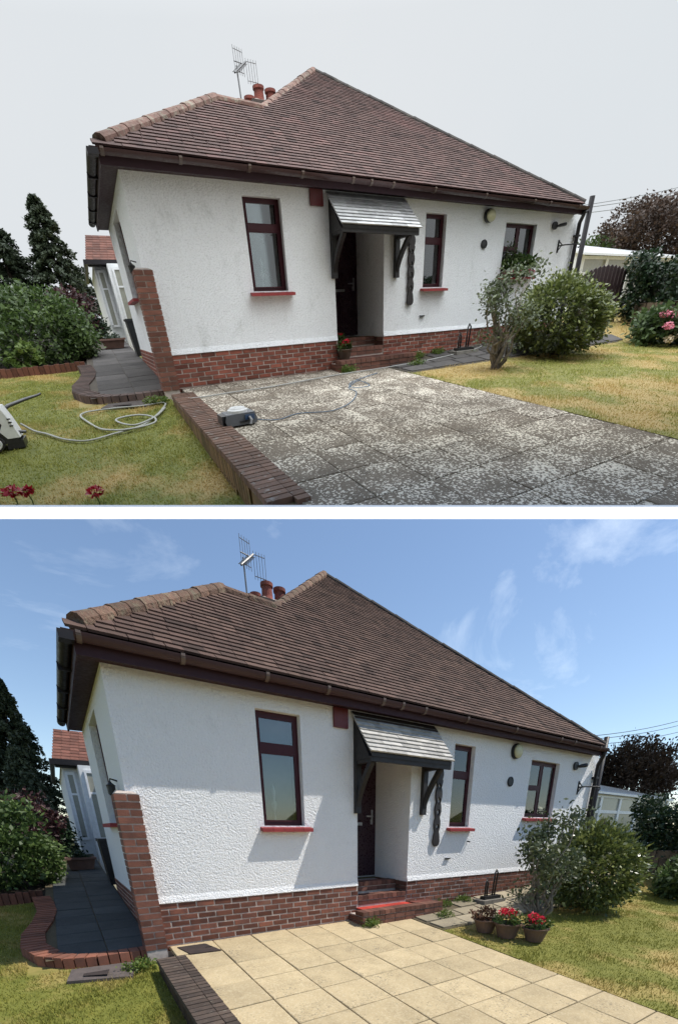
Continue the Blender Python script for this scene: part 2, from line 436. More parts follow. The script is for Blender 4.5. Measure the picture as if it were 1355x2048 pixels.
class Place:
    def __init__(s, key, M, O, phrase):
        s.k = key; s.M = np.array(M, float); s.O = np.array(O, float); s.ph = phrase; s.cache = {}; s.cut = None
    def W(s, p): return s.O + s.M @ np.array(p, float)
    def link(s, o, base, parent):
        COL.objects.link(o)
        wl = s.W(base); WL[o.name] = wl
        if parent is not None:
            o.parent = parent; o.location = wl - WL[parent.name]
        else: o.location = wl
        return o
    def thing(s, name, label, cat, base, group=None):
        o = bpy.data.objects.new(name, None); o.empty_display_size = .1
        s.link(o, base, None)
        return props(o, label + ' ' + s.ph, cat, (group + ' ' + s.ph) if group else None)
    def tag(s, o, label, cat, group=None): return props(o, label + ' ' + s.ph, cat, (group + ' ' + s.ph) if group else None)
    def mesh(s, V, F, R, base, smooth=False, name='mesh'):
        V = np.asarray(V, float)
        me = bpy.data.meshes.new(name)
        me.from_pydata(((V - base) @ s.M.T).tolist(), [], F)
        me.attributes.new('canon', 'FLOAT_VECTOR', 'POINT').data.foreach_set('vector', V.astype(np.float32).ravel())
        me.attributes.new('rnd', 'FLOAT', 'POINT').data.foreach_set('value', np.asarray(R, np.float32))
        if smooth: me.polygons.foreach_set('use_smooth', [True] * len(me.polygons))
        me.update(); return me
    def obj(s, name, mb, mat, parent=None, base=None, smooth=False, kind=None, clip=False):
        V = np.array(mb.v, float)
        if base is None:
            base = np.array([(V[:, 0].min() + V[:, 0].max()) / 2, (V[:, 1].min() + V[:, 1].max()) / 2, V[:, 2].min()])
        base = np.array(base, float)
        me = s.mesh(V, mb.f, mb.r, base, smooth, name)
        if clip and s.cut: clipmesh(s, me, base)
        me.materials.append(MATS[mat])
        o = bpy.data.objects.new(name, me)
        s.link(o, base, parent)
        if kind: o['kind'] = kind
        return o
    def big(s, name, V, F, R, mat, parent=None, base=(0, 0, 0), kind=None, smooth=False):
        """numpy version: V (n,3), F (m,k) all faces with k corners"""
        base = np.array(base, float)
        me = bpy.data.meshes.new(name)
        n = len(V); m, k = F.shape
        me.vertices.add(n); me.vertices.foreach_set('co', ((V - base) @ s.M.T).astype(np.float32).ravel())
        me.loops.add(m * k); me.loops.foreach_set('vertex_index', F.astype(np.int32).ravel())
        me.polygons.add(m)
        me.polygons.foreach_set('loop_start', np.arange(0, m * k, k, dtype=np.int32))
        me.polygons.foreach_set('loop_total', np.full(m, k, np.int32))
        me.update(calc_edges=True); me.validate()
        me.attributes.new('canon', 'FLOAT_VECTOR', 'POINT').data.foreach_set('vector', V.astype(np.float32).ravel())
        me.attributes.new('rnd', 'FLOAT', 'POINT').data.foreach_set('value', np.asarray(R, np.float32))
        if smooth: me.polygons.foreach_set('use_smooth', [True] * m)
        me.materials.append(MATS[mat])
        o = bpy.data.objects.new(name, me); s.link(o, base, parent)
        if kind: o['kind'] = kind
        return o
    def piece(s, name, key, make, mat, base, parent):
        """a piece that shares its mesh with its likes; make() gives an MB around the origin"""
        ck = (key, mat)
        if ck not in s.cache:
            mb = make(); me = s.mesh(mb.v, mb.f, mb.r, np.zeros(3), False, name); me.materials.append(MATS[mat]); s.cache[ck] = me
        o = bpy.data.objects.new(name, s.cache[ck])
        return s.link(o, base, parent)
    def front(s, u, v):  # signed distance past the terrace edge
        if not s.cut: return -1.0
        p0, n = s.cut; return (u - p0[0]) * n[0] + (v - p0[1]) * n[1]

# the upper terrace is a slab: its underside is a plane that rises away from the viewer
_dir = NB.T @ np.array([0.0, -(1024 - 1985) / 800, 1.0]); _right = NB[0]
UNDER = np.cross(_right, _dir); UNDER = UNDER / np.linalg.norm(UNDER)
if UNDER[2] > 0: UNDER = -UNDER
def clipmesh(P, me, base):
    import bmesh
    bm = bmesh.new(); bm.from_mesh(me)
    q0 = CAM - P.W(base)
    bmesh.ops.bisect_plane(bm, geom=bm.verts[:] + bm.edges[:] + bm.faces[:], plane_co=Vector(q0), plane_no=Vector(UNDER), clear_outer=True)
    bm.to_mesh(me); bm.free()
def below(P, p):
    """how far a point of the upper place hangs below the terrace underside"""
    return float((P.W(p) - CAM) @ UNDER)

A = Place('A', MA, OA, 'in upper overcast view')
B = Place('B', np.eye(3), np.zeros(3), 'in lower sunny view')
_n = np.array([-.512, -.859]); A.cut = ((-1.795 - .30, -3.254 - .5), _n)

# ------------------------------------------------------------------ ground heights
def gnd(u, v):
    """drive, front path and the lawn on their far side"""
    w = -.53 + .08 * v
    if u > 3.9: w += .05 * (u - 3.9) * min(1, max(0, (v + 1.2) / 1.2))
    return w
def gnd_n(u, v):
    w = -.53 + .08 * v
    return w + np.where(u > 3.9, .05 * (u - 3.9) * np.clip((v + 1.2) / 1.2, 0, 1), 0)
def lawn_l(u, v): return -.64 + (.145 if v < 0 else .07) * v
def lawn_ln(u, v): return -.64 + np.where(v < 0, .145, .07) * v

PATH_EDGE = [(-.02, -.02), (-.30, -.02), (-.62, -.02), (-.92, .06), (-1.18, .30), (-1.33, .72), (-1.34, 1.25), (-1.24, 1.85), (-1.19, 2.45), (-1.22, 3.0), (-1.27, 3.5)]

def sheet(P, name, poly_us, vs, fn, mat, kind='structure', clip=True):
    mb = MB(); V = []; F = []
    nu = len(poly_us); nv = len(vs)
    for v in vs:
        for u in poly_us: V.append((u, v, fn(u, v)))
    for j in range(nv - 1):
        for i in range(nu - 1):
            F.append((j * nu + i, j * nu + i + 1, (j + 1) * nu + i + 1, (j + 1) * nu + i))
    mb.add(V, F)
    o = P.obj(name, mb, mat, kind=kind, clip=clip)
    return o

def grass(P, name, n, sample, fn, mat, label, hmin=.012, hmax=.048):
    u, v = sample(n)
    keep = np.ones(len(u), bool)
    if P.cut:
        p0, nn = P.cut; keep = ((np.stack([u, v, fn(u, v) - .01], 1) @ P.M.T + P.O - CAM) @ UNDER) < 0
    u = u[keep]; v = v[keep]; m = len(u)
    w = fn(u, v)
    a = RNG.uniform(0, 2 * np.pi, m); h = RNG.uniform(hmin, hmax, m); wd = RNG.uniform(.003, .007, m); h *= .55 + .9 * (.5 + .5 * np.sin(u * 5.1 + 2 * np.sin(v * 3.7))) * (.5 + .5 * np.sin(v * 6.3 + 1.5 * np.sin(u * 4.1))); l = RNG.uniform(.1, .7, m) * h; b = RNG.uniform(0, 2 * np.pi, m)
    V = np.empty((m, 3, 3))
    V[:, 0] = np.stack([u - wd * np.cos(a), v - wd * np.sin(a), w], 1)
    V[:, 1] = np.stack([u + wd * np.cos(a), v + wd * np.sin(a), w], 1)
    V[:, 2] = np.stack([u + l * np.cos(b), v + l * np.sin(b), w + h], 1)
    F = np.arange(m * 3).reshape(m, 3)
    o = P.big(name, V.reshape(-1, 3), F, np.repeat(RNG.uniform(0, 1, m), 3), mat, base=(float(u.mean()), float(v.mean()), float(w.min())))
    props(o, label + ' ' + P.ph, 'grass', kind='stuff')
    return o

# ------------------------------------------------------------------ plants
def leaf_quads(c, size, rng=RNG, flat=0.0, out=None):
    """one diamond-shaped leaf, slightly folded, at each point of c"""
    m = len(c)
    d = rng.normal(size=(m, 3))
    if out is not None: d = d * (1 - flat) + out * flat * 1.6
    d /= np.linalg.norm(d, axis=1)[:, None] + 1e-9
    e = rng.normal(size=(m, 3)); e -= d * (e * d).sum(1)[:, None]; e /= np.linalg.norm(e, axis=1)[:, None] + 1e-9
    s = (size * rng.uniform(.6, 1.3, m))[:, None]
    V = np.empty((m, 4, 3))
    V[:, 0] = c - d * s; V[:, 1] = c + e * s * .5; V[:, 2] = c + d * s; V[:, 3] = c - e * s * .5
    return V.reshape(-1, 3), np.arange(m * 4).reshape(m, 4)

def crown_points(centre, radii, n, clumps, spread, rng=RNG, shell=.55, bottom=-1.0):
    c = np.array(centre); r = np.array(radii)
    d = rng.normal(size=(clumps, 3)); d /= np.linalg.norm(d, axis=1)[:, None]
    d[:, 2] = np.maximum(d[:, 2], bottom)
    rr = rng.uniform(shell, 1.0, clumps)[:, None] ** .6
    cc = c + d * rr * r * rng.uniform(.86, 1.08, (clumps, 1))
    k = rng.integers(0, clumps, n)
    p = cc[k] + rng.normal(size=(n, 3)) * spread * np.array([1, 1, .85])
    return p, (p - c) / r, k

def crown(P, name, centre, radii, n, mat, parent, size=.05, clumps=120, spread=.12, shell=.55, bottom=-1.0, flat=.35):
    p, out, k = crown_points(centre, radii, n, clumps, spread, shell=shell, bottom=bottom)
    V, F = leaf_quads(p, size, out=out, flat=flat)
    cl = RNG.uniform(0, 1, clumps)
    R = np.clip(.55 * cl[k] + .45 * RNG.uniform(0, 1, n), 0, .999)
    return P.big(name, V, F, np.repeat(R, 4), mat, parent, base=centre)

def limbs(P, parent, base, tops, r0, mat, name='trunk', bend=.12):
    mb = MB()
    for t in tops:
        b = np.array(base, float); t = np.array(t, float); pts = []
        for i in range(6):
            f = i / 5
            q = b + (t - b) * f + RNG.normal(size=3) * bend * math.sin(math.pi * f) * np.array([1, 1, .4])
            pts.append(q)
        mb.tube(pts, [r0 * (1 - .8 * i / 5) for i in range(6)], 6)
    return P.obj(name, mb, mat, parent, base=base, smooth=True)

def conifer(P, u, v, w0, top, rad, n, label):
    t = P.thing('conifer_tree', label, 'tree', (u, v, w0), 'conifers behind the side garden')
    H = top - w0
    mb = MB().tube([(u, v, w0), (u + .02, v, w0 + H * .5), (u, v, top)], [.16, .10, .015], 7)
    P.obj('trunk', mb, 'bark', t, base=(u, v, w0), smooth=True)
    # branches: drooping sprays
    nb = 300
    h = RNG.uniform(.02, .99, nb) ** 1.15; az = RNG.uniform(0, 2 * np.pi, nb)
    L = rad * (1 - h) ** .75 * RNG.uniform(.6, 1.12, nb) + .06
    k = RNG.integers(0, nb, n); f = RNG.uniform(.15, 1, n) ** .7
    x = u + np.cos(az[k]) * L[k] * f + RNG.normal(size=n) * .06
    y = v + np.sin(az[k]) * L[k] * f + RNG.normal(size=n) * .06
    z = w0 + H * h[k] + .18 * L[k] * np.sin(f * 2.6) - .16 * L[k] * f ** 2 + RNG.normal(size=n) * .07
    p = np.stack([x, y, z], 1)
    V, F = leaf_quads(p, .095)
    br = RNG.uniform(0, 1, nb)
    P.big('crown', V, F, np.repeat(np.clip(.6 * br[k] + .4 * RNG.uniform(0, 1, n), 0, .99), 4), 'leaf_conifer', t, base=(u, v, w0))
    return t

def flower_head(P, c, r, mat, parent, n=70, name='flower_head', size=.022):
    d = RNG.normal(size=(n, 3)); d /= np.linalg.norm(d, axis=1)[:, None]; d[:, 2] *= .8
    p = np.array(c) + d * r * RNG.uniform(.75, 1.05, (n, 1))
    V, F = leaf_quads(p, size, out=np.roll(d, 1, 1), flat=.3)
    return P.big(name, V, F, np.repeat(RNG.uniform(0, 1, n), 4), mat, parent, base=c)

def geranium_pot(P, u, v, w, r, h, label, mat='pot_glaze', heads=3, group=None, dead=False, tilt=0):
    t = P.thing('flower_pot', label, 'flower pot', (u, v, w), group)
    prof = [(r * .66, 0), (r * .74, h * .25), (r * .92, h * .75), (r * 1.0, h * .9), (r * 1.08, h * .92), (r * 1.08, h), (r * .95, h), (r * .93, h * .88)]
    P.obj('pot', MB().lathe((u, v, w), prof, 22), mat, t, smooth=False)
    P.obj('soil', MB().lathe((u, v, w + h * .86), [(r * .92, 0), (r * .92, .01)], 16), 'soil', t)
    crown(P, 'foliage', (u, v, w + h + r * .35), (r * 1.0, r * 1.0, r * .6), 330, 'dead_head' if dead else 'leaf_geranium', t, .03, 30, .03)
    for i in range(heads):
        a = i * 2.4 + u; q = r * (.2 + .5 * (i % 3) / 2)
        c = (u + q * math.cos(a), v + q * math.sin(a), w + h + r * RNG.uniform(.5, 1.0))
        flower_head(P, c, r * RNG.uniform(.3, .42), 'petal_red', t, 60, size=.024)
    return t

# ------------------------------------------------------------------ the house
EAVE = .245; WE = 2.473; PITCH = .748
COS = 1 / math.sqrt(1 + PITCH ** 2); SIN = PITCH * COS
LEN = 9.70; DEP = 3.6; HS = 2.35
P1 = (1.90, 1.66, 3.90); P2 = (2.62, 1.62, 3.87); P3 = (5.10, 4.20, 5.80)
EL = (-EAVE, -EAVE, WE); ER = (9.45, -EAVE, WE)

def holed(mb, a0, a1, b0, b1, holes, place):
    """wall face with rectangular holes; place(a,b) gives the 3-D point"""
    As = sorted({a0, a1, *[h[0] for h in holes], *[h[1] for h in holes]}); Bs = sorted({b0, b1, *[h[2] for h in holes], *[h[3] for h in holes]})
    for i in range(len(As) - 1):
        for j in range(len(Bs) - 1):
            ca = (As[i] + As[i + 1]) / 2; cb = (Bs[j] + Bs[j + 1]) / 2
            if any(h[0] < ca < h[1] and h[2] < cb < h[3] for h in holes): continue
            mb.quad(place(As[i], Bs[j]), place(As[i + 1], Bs[j]), place(As[i + 1], Bs[j + 1]), place(As[i], Bs[j + 1]))

def window(P, root, u0, u1, w0, w1, tr, kind, name='window'):
    vf0, vf1 = .085, .145; fr = .05
    mb = MB()
    mb.box(u0, u1, vf0, vf1, w0, w0 + fr); mb.box(u0, u1, vf0, vf1, w1 - fr, w1)
    mb.box(u0, u0 + fr, vf0 + .001, vf1 - .001, w0 + fr, w1 - fr); mb.box(u1 - fr, u1, vf0 + .001, vf1 - .001, w0 + fr, w1 - fr)
    panes = []
    if kind == 'pair':
        um = (u0 + u1) / 2
        mb.box(um - .03, um + .03, vf0 - .002, vf1 - .002, w0 + fr, w1 - fr)
        mb.box(u0 + fr, um - .03, vf0 - .012, vf1 - .004, tr - .025, tr + .025)
        panes = [(u0 + fr, um - .03, w0 + fr, tr - .025), (u0 + fr, um - .03, tr + .025, w1 - fr), (um + .03, u1 - fr, w0 + fr, w1 - fr)]
    else:
        mb.box(u0 + fr, u1 - fr, vf0 - .012, vf1 - .004, tr - .045, tr + .035)
        panes = [(u0 + fr, u1 - fr, w0 + fr, tr - .045), (u0 + fr, u1 - fr, tr + .035, w1 - fr)]
    wdw = P.obj(name, mb, 'maroon', root)
    for (a, b, c, d) in panes:
        s = MB(); e = .022
        s.box(a, b, vf0 - .008, vf0 + .03, c, c + e); s.box(a, b, vf0 - .008, vf0 + .03, d - e, d)
        s.box(a, a + e, vf0 - .007, vf0 + .029, c + e, d - e); s.box(b - e, b, vf0 - .007, vf0 + .029, c + e, d - e)
        P.obj('sash', s, 'maroon', wdw)
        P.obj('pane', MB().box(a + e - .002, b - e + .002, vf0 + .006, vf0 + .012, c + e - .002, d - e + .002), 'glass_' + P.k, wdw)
    # sill of red quarry tiles
    n = max(3, round((u1 - u0 + .14) / .15)); st = (u1 - u0 + .14) / n
    for i in range(n):
        P.piece('sill_tile', 'sill%.3f' % st, lambda: MB().add([(0, -.10, -.075), (st - .004, -.10, -.075), (st - .004, .09, -.045), (0, .09, -.045), (0, -.10, -.03), (st - .004, -.10, -.03), (st - .004, .09, 0), (0, .09, 0)],
                [(0, 3, 2, 1), (4, 5, 6, 7), (0, 1, 5, 4), (1, 2, 6, 5), (2, 3, 7, 6), (3, 0, 4, 7)]), 'sill', (u0 - .06 + i * st, 0, w0 - .002), wdw)
    P.obj('inner_sill', MB().box(u0 - .01, u1 + .02, .03, .12, w0 - .028, w0 + .004), 'maroon', wdw)
    # room behind
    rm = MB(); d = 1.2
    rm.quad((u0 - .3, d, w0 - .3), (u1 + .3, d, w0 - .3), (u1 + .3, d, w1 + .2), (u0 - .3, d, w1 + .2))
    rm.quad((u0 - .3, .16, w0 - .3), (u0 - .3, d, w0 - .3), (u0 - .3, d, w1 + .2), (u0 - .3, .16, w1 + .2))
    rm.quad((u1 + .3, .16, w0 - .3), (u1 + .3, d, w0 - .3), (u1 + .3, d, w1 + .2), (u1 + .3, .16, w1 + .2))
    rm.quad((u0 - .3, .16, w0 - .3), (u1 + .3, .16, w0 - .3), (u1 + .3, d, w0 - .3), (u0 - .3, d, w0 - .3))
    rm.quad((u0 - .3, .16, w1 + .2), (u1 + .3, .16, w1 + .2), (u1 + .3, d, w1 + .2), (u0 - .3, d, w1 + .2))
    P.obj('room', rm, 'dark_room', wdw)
    if kind == 'blind':
        # grey blind in the lower light, pale ornament on the inner sill
        P.obj('blind', MB().box(u0 + .02, u1 - .02, .30, .305, w0 - .1, w1 + .1), 'blind', wdw)
        um = u0 + (u1 - u0) * .42
        P.obj('window_ornament', MB().lathe((um, .2, w0 + .02), [(.045, 0), (.05, .01), (.014, .03), (.012, .16), (.03, .22), (.034, .26), (.016, .30), (.022, .36), (.028, .42), (.012, .47), (.002, .5)], 12), 'white_plastic', wdw, smooth=True)
    if kind in ('curtain', 'pair'):
        cu0 = u0 if kind == 'curtain' else (u0 + u1) / 2 + .02
        cu = MB(); n = 44; V = []; F = []
        for i in range(n + 1):
            uu = cu0 + (u1 - cu0) * i / n
            vv = .24 + .018 * math.sin(i * 1.35) + .006 * math.sin(i * .7)
            V += [(uu, vv, w0 - .05), (uu, vv, w1 + .05)]
        for i in range(n): F.append((2 * i, 2 * i + 2, 2 * i + 3, 2 * i + 1))
        cu.add(V, F); P.obj('curtain', cu, 'curtain', wdw, smooth=True)
    return wdw

def brick_mb(l, h, d, j=0.0):
    """brick of length l (u), height h, depth d (into v), a touch uneven"""
    e = .004
    V = [(e, -d, e), (l - e, -d + j, e), (l - e, -d + j, h - e), (e, -d, h - e), (0, -d + .006, 0), (l, -d + .006, 0), (l, -d + .006, h), (0, -d + .006, h), (0, .01, 0), (l, .01, 0), (l, .01, h), (0, .01, h)]
    F = [(0, 1, 2, 3), (0, 4, 5, 1), (1, 5, 6, 2), (2, 6, 7, 3), (3, 7, 4, 0), (4, 8, 9, 5), (5, 9, 10, 6), (6, 10, 11, 7), (7, 11, 8, 4)]
    return MB().add(V, F)

def side_mb(l, h, d):
    """the same brick for a wall that runs along v and faces -u"""
    b = brick_mb(l, h, d); b.v = [(p[1], p[0], p[2]) for p in b.v]; b.f = [f[::-1] for f in b.f]; return b

def plinth(P, root):
    back = MB().box(.10, 3.05, -.006, .2, -.8, .0)
    back.box(4.09, LEN, -.006, .2, -.8, 0)
    back.box(-.006, .2, .13, DEP, -.8, 0)
    pl = P.obj('plinth', back, 'mortar', root)
    mat = 'brick_' + P.k
    spots = []
    for c in range(8):
        w = -.075 * (c + 1)
        for (a, b) in ((.112, 3.045), (4.095, LEN)):
            u = a - (.112 if c % 2 else 0.0)
            while u < b - .03:
                x0 = max(u, a); x1 = min(u + .211, b)
                if x1 - x0 > .04 and w + .065 > gnd(x0, 0) - .01: spots.append((x0, x1 - x0, w))
                u += .225
    spots.sort(key=lambda s: s[0])
    for i, (u, l, w) in enumerate(spots[:260]):
        l = round(l, 3); k = i % 3
        P.piece('brick', ('pb', l, k), lambda: brick_mb(l, .061, .009 + .003 * k, .002 * (k - 1)), mat, (u, 0, w + .007), pl)
    rest = MB()
    for (u, l, w) in spots[260:]:
        b = brick_mb(l, .061, .011); rest.add([(p[0] + u, p[1], p[2] + w + .007) for p in b.v], b.f, random.random())
    if rest.n: P.obj('brickwork', rest, mat, pl, kind='stuff')
    # side plinth
    for c in range(8):
        w = -.075 * (c + 1); v = .14 - (.112 if c % 2 else 0)
        while v < DEP - .05:
            x0 = max(v, .14); l = round(min(v + .211, DEP) - x0, 3)
            if l > .04 and w + .065 > -.53 + .08 * x0 - .01:
                P.piece('brick', ('ps', l), lambda: side_mb(l, .061, .011), mat, (0, x0, w + .007), pl)
            v += .225

def pillar(P, root):
    core = MB().box(-.123, .103, -.113, .13, -.8, 1.19)
    pi = P.obj('brick_pillar', core, 'mortar', root)
    def blk(l, d): return MB().box(0, l, 0, d, 0, .061)
    for c in range(23):
        w = -.525 + c * .075
        if c % 2:
            P.piece('brick', 'pil1', lambda: blk(.24, .26), 'pillar_brick', (-.13 + random.uniform(-.002, .002), -.12, w), pi)
        else:
            P.piece('brick', 'pil2', lambda: blk(.115, .26), 'pillar_brick', (-.13, -.12 + random.uniform(-.002, .002), w), pi)
            P.piece('brick', 'pil2', lambda: blk(.112, .26), 'pillar_brick', (-.002, -.12 + random.uniform(-.002, .002), w), pi)
    P.obj('pillar_cap', MB().add([(-.12, -.11, 1.195), (.10, -.11, 1.195), (.10, .12, 1.195), (-.12, .12, 1.195), (-.08, -.02, 1.225), (.07, -.02, 1.22), (.07, .1, 1.24), (-.08, .1, 1.24)],
          [(0, 1, 5, 4), (1, 2, 6, 5), (2, 3, 7, 6), (3, 0, 4, 7), (4, 5, 6, 7)]), 'mortar', pi)

def ul(v):
    return -EAVE + (v + EAVE) * (P1[0] + EAVE) / (P1[1] + EAVE) if v < 1.64 else P2[0] + (v - P2[1]) * (P3[0] - P2[0]) / (P3[1] - P2[1])
def ur(v): return ER[0] - (v + EAVE) * (ER[0] - P3[0]) / (P3[1] + EAVE)

def capline(P, roof, a, b, n, rad, mat, name, lift=.016, flip=False):
    a = np.array(a, float); b = np.array(b, float); d = (b - a) / n; L = np.linalg.norm(d); dn = d / L
    side = np.cross(dn, (0, 0, 1.0)); side /= np.linalg.norm(side); up = np.cross(side, dn)
    def mk():
        mb = MB(); V = []; F = []; K = 9
        for (t, rr) in ((-.02, rad * 1.03), (.14, rad * 1.03), (.15, rad), (1.03, rad * .96)):
            for k in range(K):
                an = math.pi * (-.30 + 1.60 * k / (K - 1))
                V.append(d * t + side * rr * math.cos(an) + up * (rr * math.sin(an) * .86))
        for i in range(3):
            for k in range(K - 1): F.append((i * K + k, (i + 1) * K + k, (i + 1) * K + k + 1, i * K + k + 1))
        F.append(tuple(range(K)))
        mb.add(V, F); return mb
    for i in range(n):
        q = a + d * i + np.array([0, 0, lift + random.uniform(-.006, .006)])
        P.piece(name, (name, tuple(np.round(d, 4)), rad), mk, mat, q, roof)

def make_roof(P, root):
    k = P.k
    m = MB()
    lo = np.array([0, 0, -.02])
    def q(*pts): m.quad(*[tuple(np.array(p, float) + lo) for p in pts])
    q(EL, ER, P3, P2, P1)
    BL = (-EAVE, 3.72, WE)
    q(BL, EL, P1)
    q((2.9, 3.72, WE), BL, P1, P2)
    PB = (5.10, 9.0, 5.80)
    q((.70, 9.0, WE), (.70, 3.3, WE), P2, P3, PB)
    q(ER, (9.49, 9.0, WE), PB, P3)
    roof = P.obj('roof', m, 'underlay', root)
    # tiles of the front slope
    G = .108; TW = .165; n = 0; spots = []
    s = 0.0; row = 0
    while True:
        v = -EAVE - .02 + s * COS
        if v > P3[1] - .05: break
        u = ul(v + .13) - TW * .3 + (TW / 2 if row % 2 else 0); e = ur(v + .10) - TW * .6
        if row == 0: u = -EAVE
        while u < e:
            spots.append((u, v, WE + .02 + s * SIN))
            u += TW
        s += G; row += 1
    sd = np.array([0, COS, SIN]); nn = np.array([0, -SIN, COS])
    def tile(kk, L=.165):
        V = []
        for (a, t, h) in ((0, 0, .002), (TW - .002, 0, .002), (TW - .002, L, -.016), (0, L, -.016), (0, 0, .024 + .0006 * kk), (TW - .002, 0, .025 - .0006 * kk), (TW - .002, L, .004), (0, L, .004)):
            V.append(np.array([a, 0, 0]) + sd * t + nn * h)
        return MB().add(V, [(0, 3, 2, 1), (4, 5, 6, 7), (0, 1, 5, 4), (1, 2, 6, 5), (2, 3, 7, 6), (3, 0, 4, 7)])
    cc = np.array([-.7, -5.4, .8])
    spots.sort(key=lambda p: np.linalg.norm(np.array(p) - cc))
    for i, p in enumerate(spots[:300]):
        kk = i % 3
        P.piece('roof_tile', ('tile', kk), lambda: tile(kk), 'tile_' + k, (p[0] + random.uniform(-.006, .006), p[1], p[2] + random.uniform(-.001, .0012)), roof)
    rest = MB()
    for p in spots[300:]:
        b = tile(random.randrange(3)); du = random.uniform(-.006, .006); dz = random.uniform(-.001, .0015)
        rest.add([(q[0] + p[0] + du, q[1] + p[1], q[2] + p[2] + dz) for q in b.v], b.f, random.random())
    P.obj('roof_tiling', rest, 'tile_' + k, roof, kind='stuff')
    capline(P, roof, (-.14, -.13, 2.56), (P1[0], P1[1], P1[2] + .01), 12, .095, 'ridge_' + k, 'hip_tile')
    capline(P, roof, P1, (P2[0] + .05, P2[1], P2[2]), 2, .085, 'ridge_' + k, 'ridge_tile')
    capline(P, roof, (P2[0] + .03, P2[1] + .03, P2[2] - .03), P3, 14, .092, 'ridge_' + k, 'hip_tile')
    capline(P, roof, P3, (ER[0] - .05, ER[1] + .05, ER[2] + .05), 24, .08, 'ridge_dark', 'hip_tile')
    # chimney behind the saddle
    ch = MB().box(3.22, 3.72, 3.25, 3.95, 3.6, 4.62); ch.box(3.18, 3.76, 3.21, 3.99, 4.62, 4.70)
    c = P.obj('chimney', ch, 'chimney_render', root)
    for (pu, pv, h, r) in ((3.40, 3.4, .30, .105), (3.66, 3.42, .29, .105), (3.31, 3.72, .24, .10), (3.58, 3.78, .24, .10)):
        P.obj('chimney_pot', MB().lathe((pu, pv, 4.68), [(r * 1.25, 0), (r * 1.1, .05), (r * .95, .1), (r * .88, h - .06), (r * 1.08, h - .05), (r * 1.08, h), (r * .8, h), (r * .78, h - .1)], 16), 'chimney_pot', c)
    P.obj('flaunching', MB().add([(3.2, 3.23, 4.70), (3.74, 3.23, 4.70), (3.74, 3.97, 4.70), (3.2, 3.97, 4.70), (3.3, 3.33, 4.76), (3.64, 3.33, 4.76), (3.64, 3.87, 4.76), (3.3, 3.87, 4.76)],
          [(0, 1, 5, 4), (1, 2, 6, 5), (2, 3, 7, 6), (3, 0, 4, 7), (4, 5, 6, 7)]), 'mortar', c)
    # eaves boards and gutters
    P.obj('fascia', MB().box(-.202, 9.42, -.202, -.178, 2.325, 2.45), 'fascia', root)
    P.obj('fascia', MB().box(-.202, -.178, -.176, 3.66, 2.325, 2.45), 'fascia', root)
    P.obj('soffit', MB().box(-.176, 9.42, -.176, .02, 2.352, 2.37), 'fascia', root)
    P.obj('soffit', MB().box(-.176, .02, .022, 3.66, 2.352, 2.37), 'fascia', root)
    def gut(pts):
        mb = MB(); V = []; F = []; K = 9
        for p, ax in pts:
            for kx in range(K):
                an = math.pi * (1 + kx / (K - 1)); c_ = .058 * math.cos(an); s_ = .058 * math.sin(an)
                V.append((p[0] + (c_ if ax == 'u' else 0), p[1] + (c_ if ax == 'v' else 0), p[2] + s_))
        n_ = len(pts)
        for i in range(n_ - 1):
            for kx in range(K - 1): F.append((i * K + kx, i * K + kx + 1, (i + 1) * K + kx + 1, (i + 1) * K + kx))
        mb.add(V, F)
        # turned-in lip, second skin
        mb.add([(p[0] * 1, p[1], p[2] + .004) for p in V], [f[::-1] for f in F]); return mb
    g = P.obj('gutter', gut([((-.29, -.258, 2.464), 'v'), ((9.46, -.258, 2.448), 'v')]), 'gutter', root, smooth=True)
    gl = P.obj('gutter', gut([((-.258, -.24, 2.466), 'u'), ((-.258, 3.70, 2.456), 'u')]), 'gutter_black', root, smooth=True)
    P.obj('gutter_corner', MB().box(-.318, -.20, -.318, -.20, 2.392, 2.458), 'gutter_black', gl)
    def clip():
        mb = MB(); V = []; F = []; K = 9
        for x in (-.022, .022):
            for kx in range(K):
                an = math.pi * (1 + kx / (K - 1)); V.append((x, .064 * math.cos(an), .066 * math.sin(an)))
        for kx in range(K - 1): F.append((kx, kx + 1, K + kx + 1, K + kx))
        mb.add(V, F); mb.box(-.02, .02, -.066, -.05, -.01, .012); return mb
    for u in (-.16, .72, 1.62, 2.42, 3.28, 3.62, 4.05, 4.95, 6.2, 7.6, 8.1, 9.1):
        P.piece('gutter_bracket', 'gclip', clip, 'gutter_clip', (u, -.258, 2.462 - .0016 * (u + .29)), g)
    for v in (.6, 1.5, 2.4, 3.3):
        P.obj('gutter_bracket', MB().box(-.322, -.20, v - .015, v + .015, 2.385, 2.456), 'gutter_black', gl)

